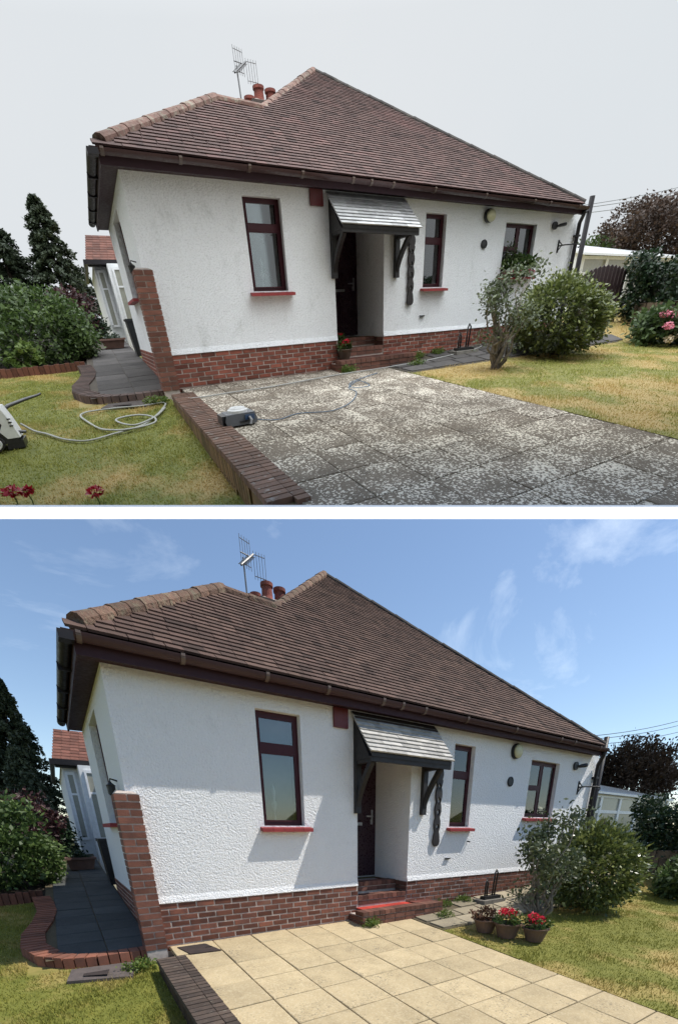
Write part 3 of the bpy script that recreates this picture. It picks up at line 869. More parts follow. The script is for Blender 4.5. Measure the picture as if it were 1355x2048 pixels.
def canopy(P, root):
    # lean-to porch canopy with slates
    mb = MB()
    u0, u1 = 2.98, 4.50; vf = -.455; wb, wf = 2.31, 1.80
    mb.add([(u0, 0, wb), (u1, 0, wb), (u1, vf, wf), (u0, vf, wf), (u0, 0, wb - .05), (u1, 0, wb - .05), (u1, vf, wf - .05), (u0, vf, wf - .05)],
           [(0, 3, 2, 1), (4, 5, 6, 7), (0, 1, 5, 4), (1, 2, 6, 5), (2, 3, 7, 6), (3, 0, 4, 7)])
    cn = P.obj('porch_canopy', mb, 'black_timber', root)
    d = np.array([0, -vf, wb - wf]); L = np.linalg.norm(d); d = d / L; nn = np.array([0, -d[2], d[1]])
    rows = 9; g = (L + .01) / rows
    mats = 'slate' if P.k == 'A' else 'slate_B'
    cols = [(-.04, .25), (.25, .60), (.60, .93), (.93, 1.26), (1.26, 1.56)]
    for r in range(rows):
        for ci, (c0, c1) in enumerate(cols):
            off = .0 if r % 2 == 0 else .12
            a = c0 + (off if ci > 0 else 0); b = c1 + (off if ci < len(cols) - 1 else 0)
            a = round(a, 3); b = round(b, 3)
            if b - a < .05: continue
            def mk():
                V = []
                for (x, t, h) in ((0, -.012, .012), (b - a - .005, -.012, .012), (b - a - .005, g * 1.35, .002), (0, g * 1.35, .002), (0, -.012, .032), (b - a - .005, -.012, .032), (b - a - .005, g * 1.25, .007), (0, g * 1.25, .007)):
                    V.append(np.array([x, 0, 0]) + d * t + nn * h)
                return MB().add(V, [(0, 3, 2, 1), (4, 5, 6, 7), (0, 1, 5, 4), (1, 2, 6, 5), (2, 3, 7, 6), (3, 0, 4, 7)])
            base = np.array([u0 + a, vf, wf]) + d * (g * r) + nn * (.004 + .002 * random.random())
            if r == rows - 1: pass
            P.piece('slate', ('slate', round(b - a, 3)), mk, mats, base, cn)
    P.obj('canopy_rail', MB().box(u0 - .01, u1 + .01, vf + .012, vf + .05, wf - .105, wf - .045), 'black_timber', cn)
    P.obj('flashing', MB().add([(u0 - .02, -.01, wb + .03), (u1 + .02, -.01, wb + .03), (u1 + .02, -.10, wb - .055), (u0 - .02, -.10, wb - .055), (u0 - .02, .0, wb + .02), (u1 + .02, .0, wb + .02), (u1 + .02, -.09, wb - .07), (u0 - .02, -.09, wb - .07)],
          [(0, 3, 2, 1), (4, 5, 6, 7), (0, 1, 5, 4), (1, 2, 6, 5), (2, 3, 7, 6), (3, 0, 4, 7)]), 'slate' if P.k == 'A' else 'manhole_dark', cn)  # in the sunny place the eave shade is put into the flashing colour
    for u in (3.03, 4.35):
        br = P.obj('bracket', MB().box(u - .045, u + .045, -.07, 0, 1.06, wb - .04), 'black_timber', cn)
        P.obj('bracket_arm', MB().box(u - .035, u + .035, vf + .02, -.068, 1.695, 1.752), 'black_timber', br)
        ar = MB(); pts = []; n = 8
        for i in range(n + 1):
            f = i / n; pts.append((-.03 + (vf + .10) * f ** 1.25, 1.14 + .58 * f ** .8))
        prof = [(p[0], p[1] + .035) for p in pts] + [(p[0] - .03, p[1] - .035) for p in reversed(pts)]
        ar.prism(prof, 0, u - .034, u + .034)
        P.obj('brace', ar, 'black_timber', br)
        P.obj('rafter', MB().prism([(0, wb - .055), (vf + .05, wf - .055), (vf + .05, wf - .10), (0, wb - .115)], 0, u - .03, u + .03), 'black_timber', br)
    P.obj('side_board', MB().prism([(-.02, wb - .06), (vf + .06, wf - .06), (-.02, wf - .06)], 0, u0 + .005, u0 + .02), 'black_timber', cn)

def door_recess(P, root):
    v1 = .97
    d = P.obj('front_door', MB().box(3.20, 4.085, v1 - .045, v1, .03, 2.03), 'door', root)
    for (a, b, c, e) in ((3.30, 3.60, .2, .85), (3.68, 3.98, .2, .85), (3.30, 3.60, 1.0, 1.85), (3.68, 3.98, 1.0, 1.85)):
        P.obj('door_panel', MB().box(a, b, v1 - .06, v1 - .044, c, e), 'door', d)
    P.obj('letter_plate', MB().box(3.50, 3.78, v1 - .068, v1 - .058, .90, .95), 'steel', d)
    h = MB().box(3.97, 4.02, v1 - .055, v1 - .044, .92, 1.16); h.box(3.86, 4.0, v1 - .085, v1 - .065, 1.04, 1.065); h.box(3.985, 4.005, v1 - .085, v1 - .05, 1.04, 1.065)
    P.obj('door_handle', h, 'steel', d)
    P.obj('door_frame', MB().box(3.055, 3.10, v1 - .07, v1, .03, 2.04).box(3.155, 3.20, v1 - .07, v1, .03, 2.04), 'maroon', root)
    P.obj('side_light', MB().box(3.10, 3.155, v1 - .03, v1 - .02, .1, 2.0), 'glass_' + P.k, root)

def steps(P):
    t = P.thing('front_steps', 'three brick steps leading up to the dark front door', 'steps', (3.6, -.2, -.6))
    k = P.k; bm_ = 'step_brick'; tm = 'step_tile_' + k
    core = MB().box(2.89, 4.60, -.385, 0.0, -.85, -.415).box(3.06, 4.08, .0, .3, -.8, -.235).box(3.055, 4.085, .3, .98, -.8, -.03)
    P.obj('core', core, 'mortar', t)
    for i in range(16):
        u = 2.875 + i * .1085
        P.piece('nosing_brick', 'nos', lambda: MB().box(0, .1, 0, .215, 0, .068), bm_, (u, -.405, -.415), t)
    for i in range(8):
        u = 2.88 + i * .2165
        for r, w in enumerate((-.495, -.572, -.649)):
            P.piece('riser_brick', 'ris', lambda: MB().box(0, .206, 0, .1, 0, .066), bm_, (u, -.398 + random.uniform(-.003, .003), w), t)
    for w in (-.495, -.572, -.649):
        P.piece('riser_brick', 'risside', lambda: MB().box(0, .1, 0, .38, 0, .066), bm_, (2.872, -.39, w), t)
    for i in range(7):
        for j in range(1):
            P.piece('tread_tile', 'trt', lambda: MB().box(0, .143, 0, .185, 0, .02), tm, (3.02 + i * .148, -.187, -.3655), t)
    for i in range(5):
        P.piece('tread_tile', 'trt3', lambda: MB().box(0, .143, 0, .185, 0, .02), 'step_tile_A', (4.06 + i * .112 if i == 0 else 4.0 + i * .148, -.187, -.3665), t) if i in (1, 2, 3) else None
    for i in range(10):
        u = 3.06 + i * .1015
        P.piece('nosing_brick', 'nos2', lambda: MB().box(0, .094, 0, .215, 0, .072), bm_, (u, -.012, -.235), t)
        P.piece('nosing_brick', 'nos2', lambda: MB().box(0, .094, 0, .215, 0, .072), bm_, (u, .285, -.06), t)
    for i in range(5):
        P.piece('riser_brick', 'ris2', lambda: MB().box(0, .196, 0, .1, 0, .066), bm_, (3.06 + i * .203, -.006, -.312), t)
        P.piece('riser_brick', 'ris2', lambda: MB().box(0, .196, 0, .1, 0, .066), bm_, (3.06 + i * .203, .29, -.14), t)
    # brick returns either side of the opening
    for w in (-.075, -.15, -.225, -.30, -.375, -.45):
        for j in range(4):
            P.piece('return_brick', 'ret', lambda: MB().box(-.012, .0, 0, .215, 0, .066), bm_, (4.09, .0 + .225 * j, w), t)

def house(P):
    lab = 'grimy white roughcast bungalow with brown tiled hipped roof' if P.k == 'A' else 'clean bright white roughcast bungalow with brown tiled hipped roof'
    root = P.thing('bungalow', lab, 'house', (4.8, 2, -.55))
    k = P.k; rm = 'render_' + k
    wins = [(1.56, 2.16, .885, 2.19), (5.03, 5.54, .88, 2.16), (7.20, 8.19, 1.07, 2.10)]
    door = (3.05, 4.09, 0.0, 2.05)
    mb = MB()
    holed(mb, 0, LEN, 0, HS + .01, wins + [door], lambda a, b: (a, 0, b))
    for (a, b, c, d) in wins:
        D = .16
        mb.quad((a, 0, c), (a, 0, d), (a, D, d), (a, D, c)); mb.quad((b, 0, c), (b, D, c), (b, D, d), (b, 0, d))
        mb.quad((a, 0, d), (b, 0, d), (b, D, d), (a, D, d)); mb.quad((a, 0, c), (a, D, c), (b, D, c), (b, 0, c))
    a, b, c, d = door; D = .98
    mb.quad((a, 0, -.02), (a, 0, d), (a, D, d), (a, D, -.02)); mb.quad((b, 0, 0), (b, D, 0), (b, D, d), (b, 0, d)); mb.quad((a, 0, d), (b, 0, d), (b, D, d), (a, D, d))
    mb.quad((a, D, 0), (b, D, 0), (b, D, d), (a, D, d))
    lw = (1.30, 2.35, .92, 2.22)
    holed(mb, 0, DEP, 0, HS + .01, [lw], lambda a_, b_: (0, a_, b_))
    a, b, c, d = lw; D = .14
    mb.quad((0, a, c), (D, a, c), (D, a, d), (0, a, d)); mb.quad((0, b, c), (0, b, d), (D, b, d), (D, b, c)); mb.quad((0, a, d), (D, a, d), (D, b, d), (0, b, d)); mb.quad((0, a, c), (0, b, c), (D, b, c), (D, a, c))
    mb.quad((LEN, 0, -.6), (LEN, 8.7, -.6), (LEN, 8.7, HS), (LEN, 0, HS))
    mb.quad((0, DEP, -.6), (1.0, DEP, -.6), (1.0, DEP, HS), (0, DEP, HS)); mb.quad((1.0, DEP, -.6), (1.0, 8.7, -.6), (1.0, 8.7, HS), (1.0, DEP, HS)); mb.quad((1.0, 8.7, -.6), (LEN, 8.7, -.6), (LEN, 8.7, HS), (1.0, 8.7, HS))
    P.obj('wall', mb, rm, root)
    # drip at the foot of the render
    bead = MB().prism([(0, .0), (-.022, .004), (-.012, .05), (0, .09)], 0, .10, 3.05); bead.prism([(0, .0), (-.022, .004), (-.012, .05), (0, .09)], 0, 4.09, LEN)
    P.obj('render_drip', bead, rm, root)
    window(P, root, *wins[0], 1.80, 'blind'); window(P, root, *wins[1], 1.72, 'curtain'); window(P, root, *wins[2], 1.62, 'pair')
    # side window
    sw = MB(); fr = .05
    sw.box(.09, .14, a, b, c, c + fr).box(.09, .14, a, b, d - fr, d).box(.091, .139, a, a + fr, c + fr, d - fr).box(.091, .139, b - fr, b, c + fr, d - fr)
    so_ = P.obj('window', sw, 'maroon', root)
    P.obj('pane', MB().box(.11, .116, a + fr, b - fr, c + fr, d - fr), 'glass_' + k, so_)
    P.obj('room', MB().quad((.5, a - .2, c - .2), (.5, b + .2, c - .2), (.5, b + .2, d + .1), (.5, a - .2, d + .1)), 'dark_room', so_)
    n = 6
    for i in range(n):
        st = (b - a + .12) / n
        P.piece('sill_tile', 'ssill', lambda: MB().box(-.10, .09, 0, st - .004, -.05, 0), 'sill', (0, a - .06 + i * st, c - .002), so_)
    plinth(P, root); pillar(P, root); make_roof(P, root); canopy(P, root); door_recess(P, root)
    # rainwater pipe on the end of the front wall
    dp = MB().tube([(9.40, -.25, 2.40), (9.46, -.20, 2.30), (9.58, -.07, 2.18), (9.60, -.06, 2.05), (9.60, -.06, -.4)], .042, 10)
    d_ = P.obj('downpipe', dp, 'gutter_black', root, smooth=True)
    for w in (1.9, 1.0, .1): P.obj('pipe_clip', MB().box(9.54, 9.66, -.11, .0, w, w + .04), 'gutter_black', d_)
    # tall soil vent pipe round the corner
    sp = MB().tube([(10.45, .3, -.6), (10.45, .3, 2.86)], .058, 12).tube([(10.45, .3, 1.0), (10.45, .3, 1.12)], .075, 12).tube([(10.45, .3, 1.06), (9.9, .3, .92), (9.72, .3, .9)], .05, 10).tube([(10.45, .3, 2.55), (9.72, .3, 2.35)], .02, 6)
    P.obj('vent_pipe', sp, 'gutter_black', root, smooth=True)
    return root

def wall_things(P):
    k = P.k
    o = P.obj('meter_box', MB().box(2.655, 2.88, -.035, .0, 2.12, 2.345), 'maroon_red'); P.tag(o, 'small square dark red box under eaves beside canopy', 'box')
    # carved hanging ornament
    t = P.thing('carved_ornament', 'long carved dark wooden ornament hanging right of the door', 'ornament', (4.70, 0, .55))
    def link_prof(w):
        s = (w - .56) / 1.22
        if s < .10: return .08 * math.sqrt(max(0.02, 1 - ((s - .07) / .075) ** 2))
        if s > .86: return .075 * math.sqrt(max(0.05, 1 - ((s - .92) / .09) ** 2))
        return .046 + .026 * abs(math.cos((s - .1) / .76 * math.pi * 4))
    n = 72; L = []; Rr = []
    for i in range(n + 1):
        w = .56 + 1.22 * i / n; L.append((-link_prof(w), w)); Rr.append((link_prof(w), w))
    holes = [(.84, .93), (1.05, 1.17), (1.23, 1.35), (1.47, 1.55)]
    mb = MB()
    def hole_half(w):
        for a, b in holes:
            if a < w < b:
                f = (w - a) / (b - a); return .036 * math.sin(math.pi * f)
        return 0.0
    for sgn in (-1, 1):
        V = []; F = []
        for i in range(n + 1):
            w = .56 + 1.22 * i / n; o_ = link_prof(w); h = hole_half(w)
            for (x, y) in ((h, -.045), (o_, -.04), (o_, -.012), (h, -.012)): V.append((4.70 + sgn * x, y, w))
        for i in range(n):
            for j in range(4):
                j2 = (j + 1) % 4; F.append((i * 4 + j, i * 4 + j2, i * 4 + 4 + j2, i * 4 + 4 + j))
        mb.add(V, F)
    P.obj('carving', mb, 'ornament_wood', t)
    P.obj('hook', MB().tube([(4.70, -.03, 1.76), (4.70, -.02, 1.84), (4.70, 0, 1.85)], .008, 6), 'iron', t)
    # round lamp
    t = P.thing('wall_lamp', 'round cream lamp under the eaves between the right windows', 'lamp', (6.64, 0, 2.07))
    P.obj('back_plate', MB().lathe((6.64, 0, 2.185), [(.125, 0), (.125, -.05), (.118, -.055), (.1, -.05)], 28, 1), 'iron', t)
    P.obj('diffuser', MB().lathe((6.66, 0, 2.185), [(.116, -.048), (.114, -.075), (.09, -.095), (.04, -.105), (.005, -.107)], 28, 1), 'lamp_cream', t, smooth=True)
    o = P.obj('wall_plaque', MB().lathe((6.60, 0, 1.68), [(.085, 0), (.085, -.02), (.07, -.028), (.062, -.02), (.005, -.022)], 24, 1), 'iron'); P.tag(o, 'small round black plaque on the wall below the cream lamp', 'plaque')
    t = P.thing('security_light', 'small black spot lamp on a white ring high by the corner', 'lamp', (8.82, 0, 2.02))
    P.obj('mount', MB().lathe((8.80, 0, 2.10), [(.075, 0), (.075, -.03), (.06, -.035), (.05, -.02)], 18, 1), 'upvc', t)
    P.obj('mount_ring', MB().lathe((8.76, -.01, 2.10), [(.08, 0), (.08, -.035)], 18, 1), 'iron', t)
    P.obj('lamp_head', MB().tube([(8.82, -.04, 2.09), (8.86, -.08, 2.10), (8.95, -.13, 2.115), (8.98, -.145, 2.12)], [.02, .035, .04, .034], 10), 'black_plastic', t, smooth=True)
    t = P.thing('hanging_bracket', 'black iron basket bracket with curled tip near the wall corner', 'bracket', (9.02, 0, 1.55))
    P.obj('bracket_plate', MB().box(9.02, 9.06, -.015, 0, 1.56, 1.83), 'iron', t)
    P.obj('bracket_arm', MB().tube([(9.04, -.01, 1.70), (9.14, -.10, 1.715), (9.3, -.28, 1.71), (9.36, -.32, 1.70), (9.37, -.33, 1.66), (9.35, -.31, 1.63), (9.33, -.30, 1.65)], .014, 7).tube([(9.04, -.01, 1.80), (9.1, -.06, 1.72), (9.04, -.01, 1.6)], .012, 6), 'iron', t, smooth=True)
    o = P.obj('air_brick', MB().box(4.98, 5.10, -.03, .01, .33, .352), 'iron'); P.tag(o, 'small dark metal flap sticking out low on the white wall', 'vent')
    if k == 'B':
        o = P.obj('overflow_pipe', MB().tube([(5.55, .0, .63), (5.55, -.06, .62)], .012, 8), 'iron'); P.tag(o, 'tiny dark overflow pipe on the wall below the middle window', 'pipe')
    t = P.thing('wall_lantern', 'small dark lantern on side wall behind the brick pillar', 'lantern', (-.05, .48, 1.2))
    P.obj('lantern_bracket', MB().tube([(0, .48, 1.36), (-.07, .48, 1.38), (-.08, .48, 1.33)], .01, 6), 'iron', t)
    P.obj('lantern_body', MB().lathe((-.075, .48, 1.20), [(.02, 0), (.04, .02), (.045, .1), (.05, .11), (.015, .14), (.004, .16)], 8), 'iron', t)
    # aerial
    t = P.thing('tv_aerial', 'rooftop television aerial with grid reflector on a thin mast', 'aerial', (3.02, 3.42, 4.0))
    P.obj('mast', MB().tube([(3.04, 3.42, 4.0), (3.0, 3.42, 5.24)], .014, 6), 'aerial', t)
    bm = P.obj('boom', MB().tube([(2.93, 3.36, 5.10), (3.27, 3.6, 5.42)], .018, 6), 'aerial', t)
    for i in range(9):
        f = .05 + i / 9; c = np.array([2.95, 3.37, 5.11]) + f * np.array([.28, .22, .27]); s = np.array([.05, -.06, -.02])
        P.obj('director', MB().tube([c - s, c + s], .006, 5), 'aerial', bm)
    rf = P.obj('reflector', MB().tube([(2.99, 3.5, 5.34), (3.24, 3.58, 5.36)], .009, 5), 'aerial', t)
    for (a, b, c, d) in (((3.0, 3.5, 5.16), (2.99, 3.5, 5.58), 5, (.052, .018, 0)), ((3.28, 3.6, 5.08), (3.27, 3.6, 5.47), 5, (.045, -.02, -.01))):
        for i in range(c):
            o_ = np.array(d) * i
            P.obj('reflector_rod', MB().tube([np.array(a) + o_, np.array(b) + o_], .0045, 4), 'aerial', rf)
        for w in (.12, .88):
            p = np.array(a) * (1 - w) + np.array(b) * w
            P.obj('reflector_rod', MB().tube([p, p + np.array(d) * (c - 1)], .006, 4), 'aerial', rf)

# ------------------------------------------------------------------ ground, drive, paths, walls
SU, SV, SS = .687, -.917, .533
def grounds(P):
    k = P.k
    far = 160.0
    # turf under everything, out to the horizon
    us = [-160, -60, -20, -8, -4, -2.5, -1.2, -.05]
    vs = [-6.5, -5, -3, -1.5, 0, 1.5, 3, 6, 12, 30, 80, 170]
    def fl(u, v): return lawn_l(u, min(v, 12)) - .0
    l1 = sheet(P, 'lawn', us, vs, fl, 'turf_' + k)
    us2 = [3.9, 5, 6.5, 8, 9.7, 12, 16, 30, 70, 160]
    vs2 = [-6.5, -5, -3, -2, -1.2, -.6, 0, 1.5, 4, 12, 30, 80, 170]
    def fr(u, v): return gnd(min(u, 10), min(v, 4)) - .006
    l2 = sheet(P, 'lawn', us2, vs2, fr, 'turf_' + k)
    g0 = sheet(P, 'ground', [-.2, 2, 4.0], [6, 12, 30, 80, 170], lambda u, v: -.35, 'turf_' + k)
    if k == 'B': sheet(P, 'road', [-170, -40, -8, 0, 8, 40, 170], [-170, -60, -20, -6.5], lambda u, v: -1.62, 'manhole', clip=False)
    if k == 'B':
        hm = MB(); V = []; F = []; n_ = 60
        for i in range(n_ + 1):
            u = -170 + 340 * i / n_; h = 4.2 + 2.2 * math.sin(i * .9) + 1.3 * math.sin(i * 2.3)
            V += [(u, -48, -1.7), (u, -50, h * .8 - 1.7), (u, -56, h - 1.2), (u, -70, -1.7)]
        for i in range(n_):
            for j in range(3): F.append((4 * i + j, 4 * i + j + 1, 4 * i + 5 + j, 4 * i + 4 + j))
        hm.add(V, F); P.obj('hills', hm, 'turf_B', kind='structure')
    # driveway bed and slabs
    dv = sheet(P, 'driveway', [.14, 2, 4.15], [-6.4, -3, 0.02], lambda u, v: -.53 + .08 * v - .016, 'bedding_' + k)
    def slab(l, d, j):
        h = .05; e = .008; r = [random.uniform(-.004, .004) for _ in range(4)]
        c = [(0, 0), (l, 0), (l, d), (0, d)]
        V = [(x, y, .08 * y - h) for x, y in c] + [(x, y, .08 * y - .006) for x, y in c]
        ci = [(e, e), (l - e, e), (l - e, d - e), (e, d - e)]
        V += [(x, y, .08 * y + r[i]) for i, (x, y) in enumerate(ci)]
        F = [(8, 9, 10, 11)] + [(i, (i + 1) % 4, 4 + (i + 1) % 4, 4 + i) for i in range(4)] + [(4 + i, 4 + (i + 1) % 4, 8 + (i + 1) % 4, 8 + i) for i in range(4)]
        return MB().add(V, F)
    gap = .012
    for i in range(-1, 6):
        u = SU + SS * i
        for j in range(-13, 2):
            v = SV + SS * j
            d = SS - gap
            if v > -.1: continue
            if v + SS > 0: d = -v - .02
            kk = (i + j) % 4
            z = -.53 + .08 * v + random.uniform(-.003, .003)
            if P.cut and max(below(P, (u + x, v + y, z - .06)) for x in (0, SS) for y in (0, SS)) > -.05:
                if below(P, (u + SS, v + SS, z)) > 0 and below(P, (u, v + SS, z)) > 0: continue
                b = slab(SS - gap, d, 0); b.v = [(p[0] + u, p[1] + v, p[2] + z) for p in b.v]; b.r = [random.random()] * len(b.v)
                o = P.obj('paving_slab', b, 'paving_' + k, dv, clip=True)
            else:
                if v < -5.2 and k == 'B': continue
                P.piece('paving_slab', ('slab', round(d, 3), kk), lambda: slab(SS - gap, d, kk), 'paving_' + k, (u, v, z), dv)
    # retaining wall with a brick-on-edge coping
    t = P.thing('retaining_wall', 'low brick retaining wall with dark coping beside the drive', 'wall', (.03, -2.5, -.9))
    core = MB(); top = lambda v: -.53 + .08 * v + .035
    vs_ = np.linspace(-6.2 if k == 'A' else -4.6, -.47, 12); V = []; F = []
    for v in vs_:
        V += [(-.062, v, -1.9), (-.062, v, top(v) - .06), (.19, v, top(v) - .06), (.19, v, -1.9)]
    for i in range(len(vs_) - 1):
        for j in range(3): F.append((4 * i + j, 4 * i + j + 1, 4 * i + 5 + j, 4 * i + 4 + j))
    n_ = len(vs_) - 1; F.append((0, 1, 2, 3)); F.append((4 * n_ + 3, 4 * n_ + 2, 4 * n_ + 1, 4 * n_))
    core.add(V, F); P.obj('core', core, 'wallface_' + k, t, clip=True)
    def cop(l): return MB().box(0, l, 0, .075, -.07, 0)
    v = -.545
    end = -5.6 if k == 'A' else -4.2
    i = 0
    while v > end:
        for (u, l) in ((-.08, .2), (.125, .105)):
            if P.cut and below(P, (u, v, top(v) - .07)) > -.02: continue
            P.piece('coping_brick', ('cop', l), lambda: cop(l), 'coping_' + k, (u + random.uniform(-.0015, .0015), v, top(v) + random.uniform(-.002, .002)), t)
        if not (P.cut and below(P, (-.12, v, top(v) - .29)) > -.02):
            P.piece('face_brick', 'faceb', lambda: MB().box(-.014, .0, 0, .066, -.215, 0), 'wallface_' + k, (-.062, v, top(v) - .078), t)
            if v < -1.1 and not (P.cut and below(P, (-.12, v, top(v) - .52)) > -.02): P.piece('face_brick', 'faceb', lambda: MB().box(-.014, .0, 0, .066, -.215, 0), 'wallface_' + k, (-.062, v - .03, top(v) - .302), t)
        v -= .078; i += 1
    for w_ in (-.08, -.30):
        P.obj('end_brick', MB().box(-.07, .19, -.478, -.465, top(-.5) + w_ - .2, top(-.5) + w_), 'coping_' + k, t)
    # side path: slabs inside a curved brick edging
    sp = sheet(P, 'side_path', [-1.12, -.6, -.005], [.12, 2, 5, 9], lambda u, v: -.53 + .08 * v - .014, 'bedding_' + k, clip=False)
    cols = [(-.50, -.02), (-1.0, -.51)]
    for ci, (a, b) in enumerate(cols):
        v = .16; r = 0
        while v < 7.5:
            z = -.53 + .08 * v + random.uniform(-.003, .003)
            if not (ci == 1 and v > 5.6):
                P.piece('paving_slab', ('ps', ci, r % 3), lambda: slab(b - a, .44, 0), 'path_' + k, (a, v, z), sp)
            v += .452; r += 1
    pts = [np.array(p) for p in PATH_EDGE]; acc = 0; seg = 0
    cur = pts[0].copy(); step = .112; out = []
    i = 0
    while i < len(pts) - 1:
        d = pts[i + 1] - cur; L = np.linalg.norm(d)
        if L < step - acc: acc += L; cur = pts[i + 1].copy(); i += 1; continue
        cur = cur + d / L * (step - acc); acc = 0; out.append((cur.copy(), d / L))
    for (p, d) in out:
        nrm = np.array([d[1], -d[0]])       # towards the path
        if nrm @ (np.array([-.5, 1.5]) - p) < 0: nrm = -nrm
        inner = .17 if p[1] < .3 else .22
        c = [p - d * .05 - nrm * .03, p + d * .05 - nrm * .03, p + d * .05 + nrm * inner, p - d * .05 + nrm * inner]
        w0 = -.53 + .08 * p[1]
        mb = MB().add([(q[0], q[1], w0 - .17) for q in c] + [(q[0], q[1], w0 + .012) for q in c], [(0, 1, 5, 4), (1, 2, 6, 5), (2, 3, 7, 6), (3, 0, 4, 7), (4, 5, 6, 7)])
        mb.r = [random.random()] * 8
        P.obj('edging_brick', mb, 'edging_' + k, sp)
    # concrete covers on the lawn
    c = [(-.98, -.20), (-.92, .02 + .12), (-.36, -.02), (-.42, -.42)]
    c = [(-1.02, -.22), (-.92, -.06), (-.36, -.10), (-.40, -.42)] if k == 'A' else [(-.96, -.36), (-.90, -.07), (-.25, -.12), (-.36, -.5)]
    mb = MB().add([(u, v, lawn_l(u, v) - .05) for u, v in c] + [(u, v, lawn_l(u, v) + .035) for u, v in c], [(4, 5, 6, 7), (0, 1, 5, 4), (1, 2, 6, 5), (2, 3, 7, 6), (3, 0, 4, 7)])
    mc = P.thing('manhole_cover', 'worn concrete manhole cover sunk in the grass below the path', 'manhole', (-.65, -.2, -.68))
    P.obj('cover', mb, 'manhole', mc)
    cx = np.mean([q[0] for q in c]); cy = np.mean([q[1] for q in c])
    P.obj('inset', MB().add([(cx + (q[0] - cx) * .38 - .06, cy + (q[1] - cy) * .6, lawn_l(0, cy) + .04) for q in c], [(0, 1, 2, 3)]), 'manhole_dark', mc)
    if k == 'B':
        mb = MB().add([(u, v, gnd(u, v) + h) for h in (-.01, .012) for u, v in ((.30, -.42), (.66, -.46), (.56, -.13), (.22, -.12))], [(4, 5, 6, 7), (0, 1, 5, 4), (1, 2, 6, 5), (2, 3, 7, 6), (3, 0, 4, 7)])
        dc = P.thing('drain_cover', 'dark brown metal drain cover at the near corner of the drive', 'drain cover', (.45, -.28, -.55))
        P.obj('plate', mb, 'manhole_dark', dc)
        P.obj('lifting_slot', MB().box(.52, .60, -.30, -.27, gnd(0, -.3) + .012, gnd(0, -.3) + .016), 'iron', dc)
    # stone front path right of the drive
    fp = sheet(P, 'front_path', [3.9, 5, 6.5, 8, 10.6], [-1.12, -.6, 0.02], lambda u, v: gnd(u, v) + .0, 'bedding_' + k)
    rr = random.Random(5)
    v0 = -1.08
    for row, (a, b) in enumerate(((-1.08, -.72), (-.71, -.38), (-.37, -.03))):
        u = 3.95
        while u < 10.3:
            l = rr.uniform(.42, .72)
            sk = [(u + rr.uniform(0, .03), a + rr.uniform(0, .03)), (u + l - .025 + rr.uniform(-.02, .01), a + rr.uniform(0, .03)), (u + l - .02 + rr.uniform(-.02, .01), b - rr.uniform(0, .03)), (u + rr.uniform(0, .03), b - rr.uniform(0, .03))]
            if not (u < 4.75 and row == 2):
                mb = MB().add([(x, y, gnd(x, y) - .02) for x, y in sk] + [(x, y, gnd(x, y) + .022) for x, y in sk], [(4, 5, 6, 7), (0, 1, 5, 4), (1, 2, 6, 5), (2, 3, 7, 6), (3, 0, 4, 7)])
                mb.r = [rr.random()] * 8
                P.obj('flagstone', mb, 'flag_' + k, fp)
            u += l
    # kerb strip between the drive and the right lawn
    # lawns
    m = 100000
    def smp_l(n):
        u = -.08 - RNG.uniform(0, 1, n) ** 1.2 * 3.2; v = RNG.uniform(-4.6, 3.9, n)
        ok = ~((u > -1.30) & (v > -.02)) & (v < 3.75 + .0 * u)
        return u[ok], v[ok]
    def smp_r(n):
        u = 3.875 + RNG.uniform(0, 1, n) ** 1.15 * 10.5; v = RNG.uniform(-6.0, .8, n)
        ok = (v > -6 + (u - 3.9) * .35) & ((v < -1.04) | (u > 10.6))
        return u[ok], v[ok]
    grass(P, 'grass', m, smp_l, lawn_ln, 'grass_' + k, 'short patchy grass of the side lawn left of the drive')
    grass(P, 'grass', int(m * 1.1), smp_r, lambda u, v: gnd_n(u, v) - .006, 'grass_' + k, 'dry yellow grass of the lawn right of the drive')

def weeds(P):
    for i, (u, v, r, n, lab) in enumerate([(3.0, -.44, .13, 240, 'small bright weed at left end of the bottom step'), (4.85, -.10, .22, 260, 'low weed at the wall foot right of the steps'), (5.45, -.12, .16, 220, 'weed clump at the wall foot beside the boot scraper'),
                                  (-.26, -.30, .16, 260, 'grass tuft sprouting between the brick pillar and the coping'), (4.45, -.62, .2, 160, 'low moss and weeds between the drive and the flagstones')]):
        o = crown(P, 'weed_clump', (u, v, (gnd(u, v) if u > 0 else lawn_l(u, v)) + .05), (r, r * .6, .05), n * 2, 'weed', None, .02, 30, .035, bottom=-.3)
        P.tag(o, lab, 'weed'); o['kind'] = 'stuff'

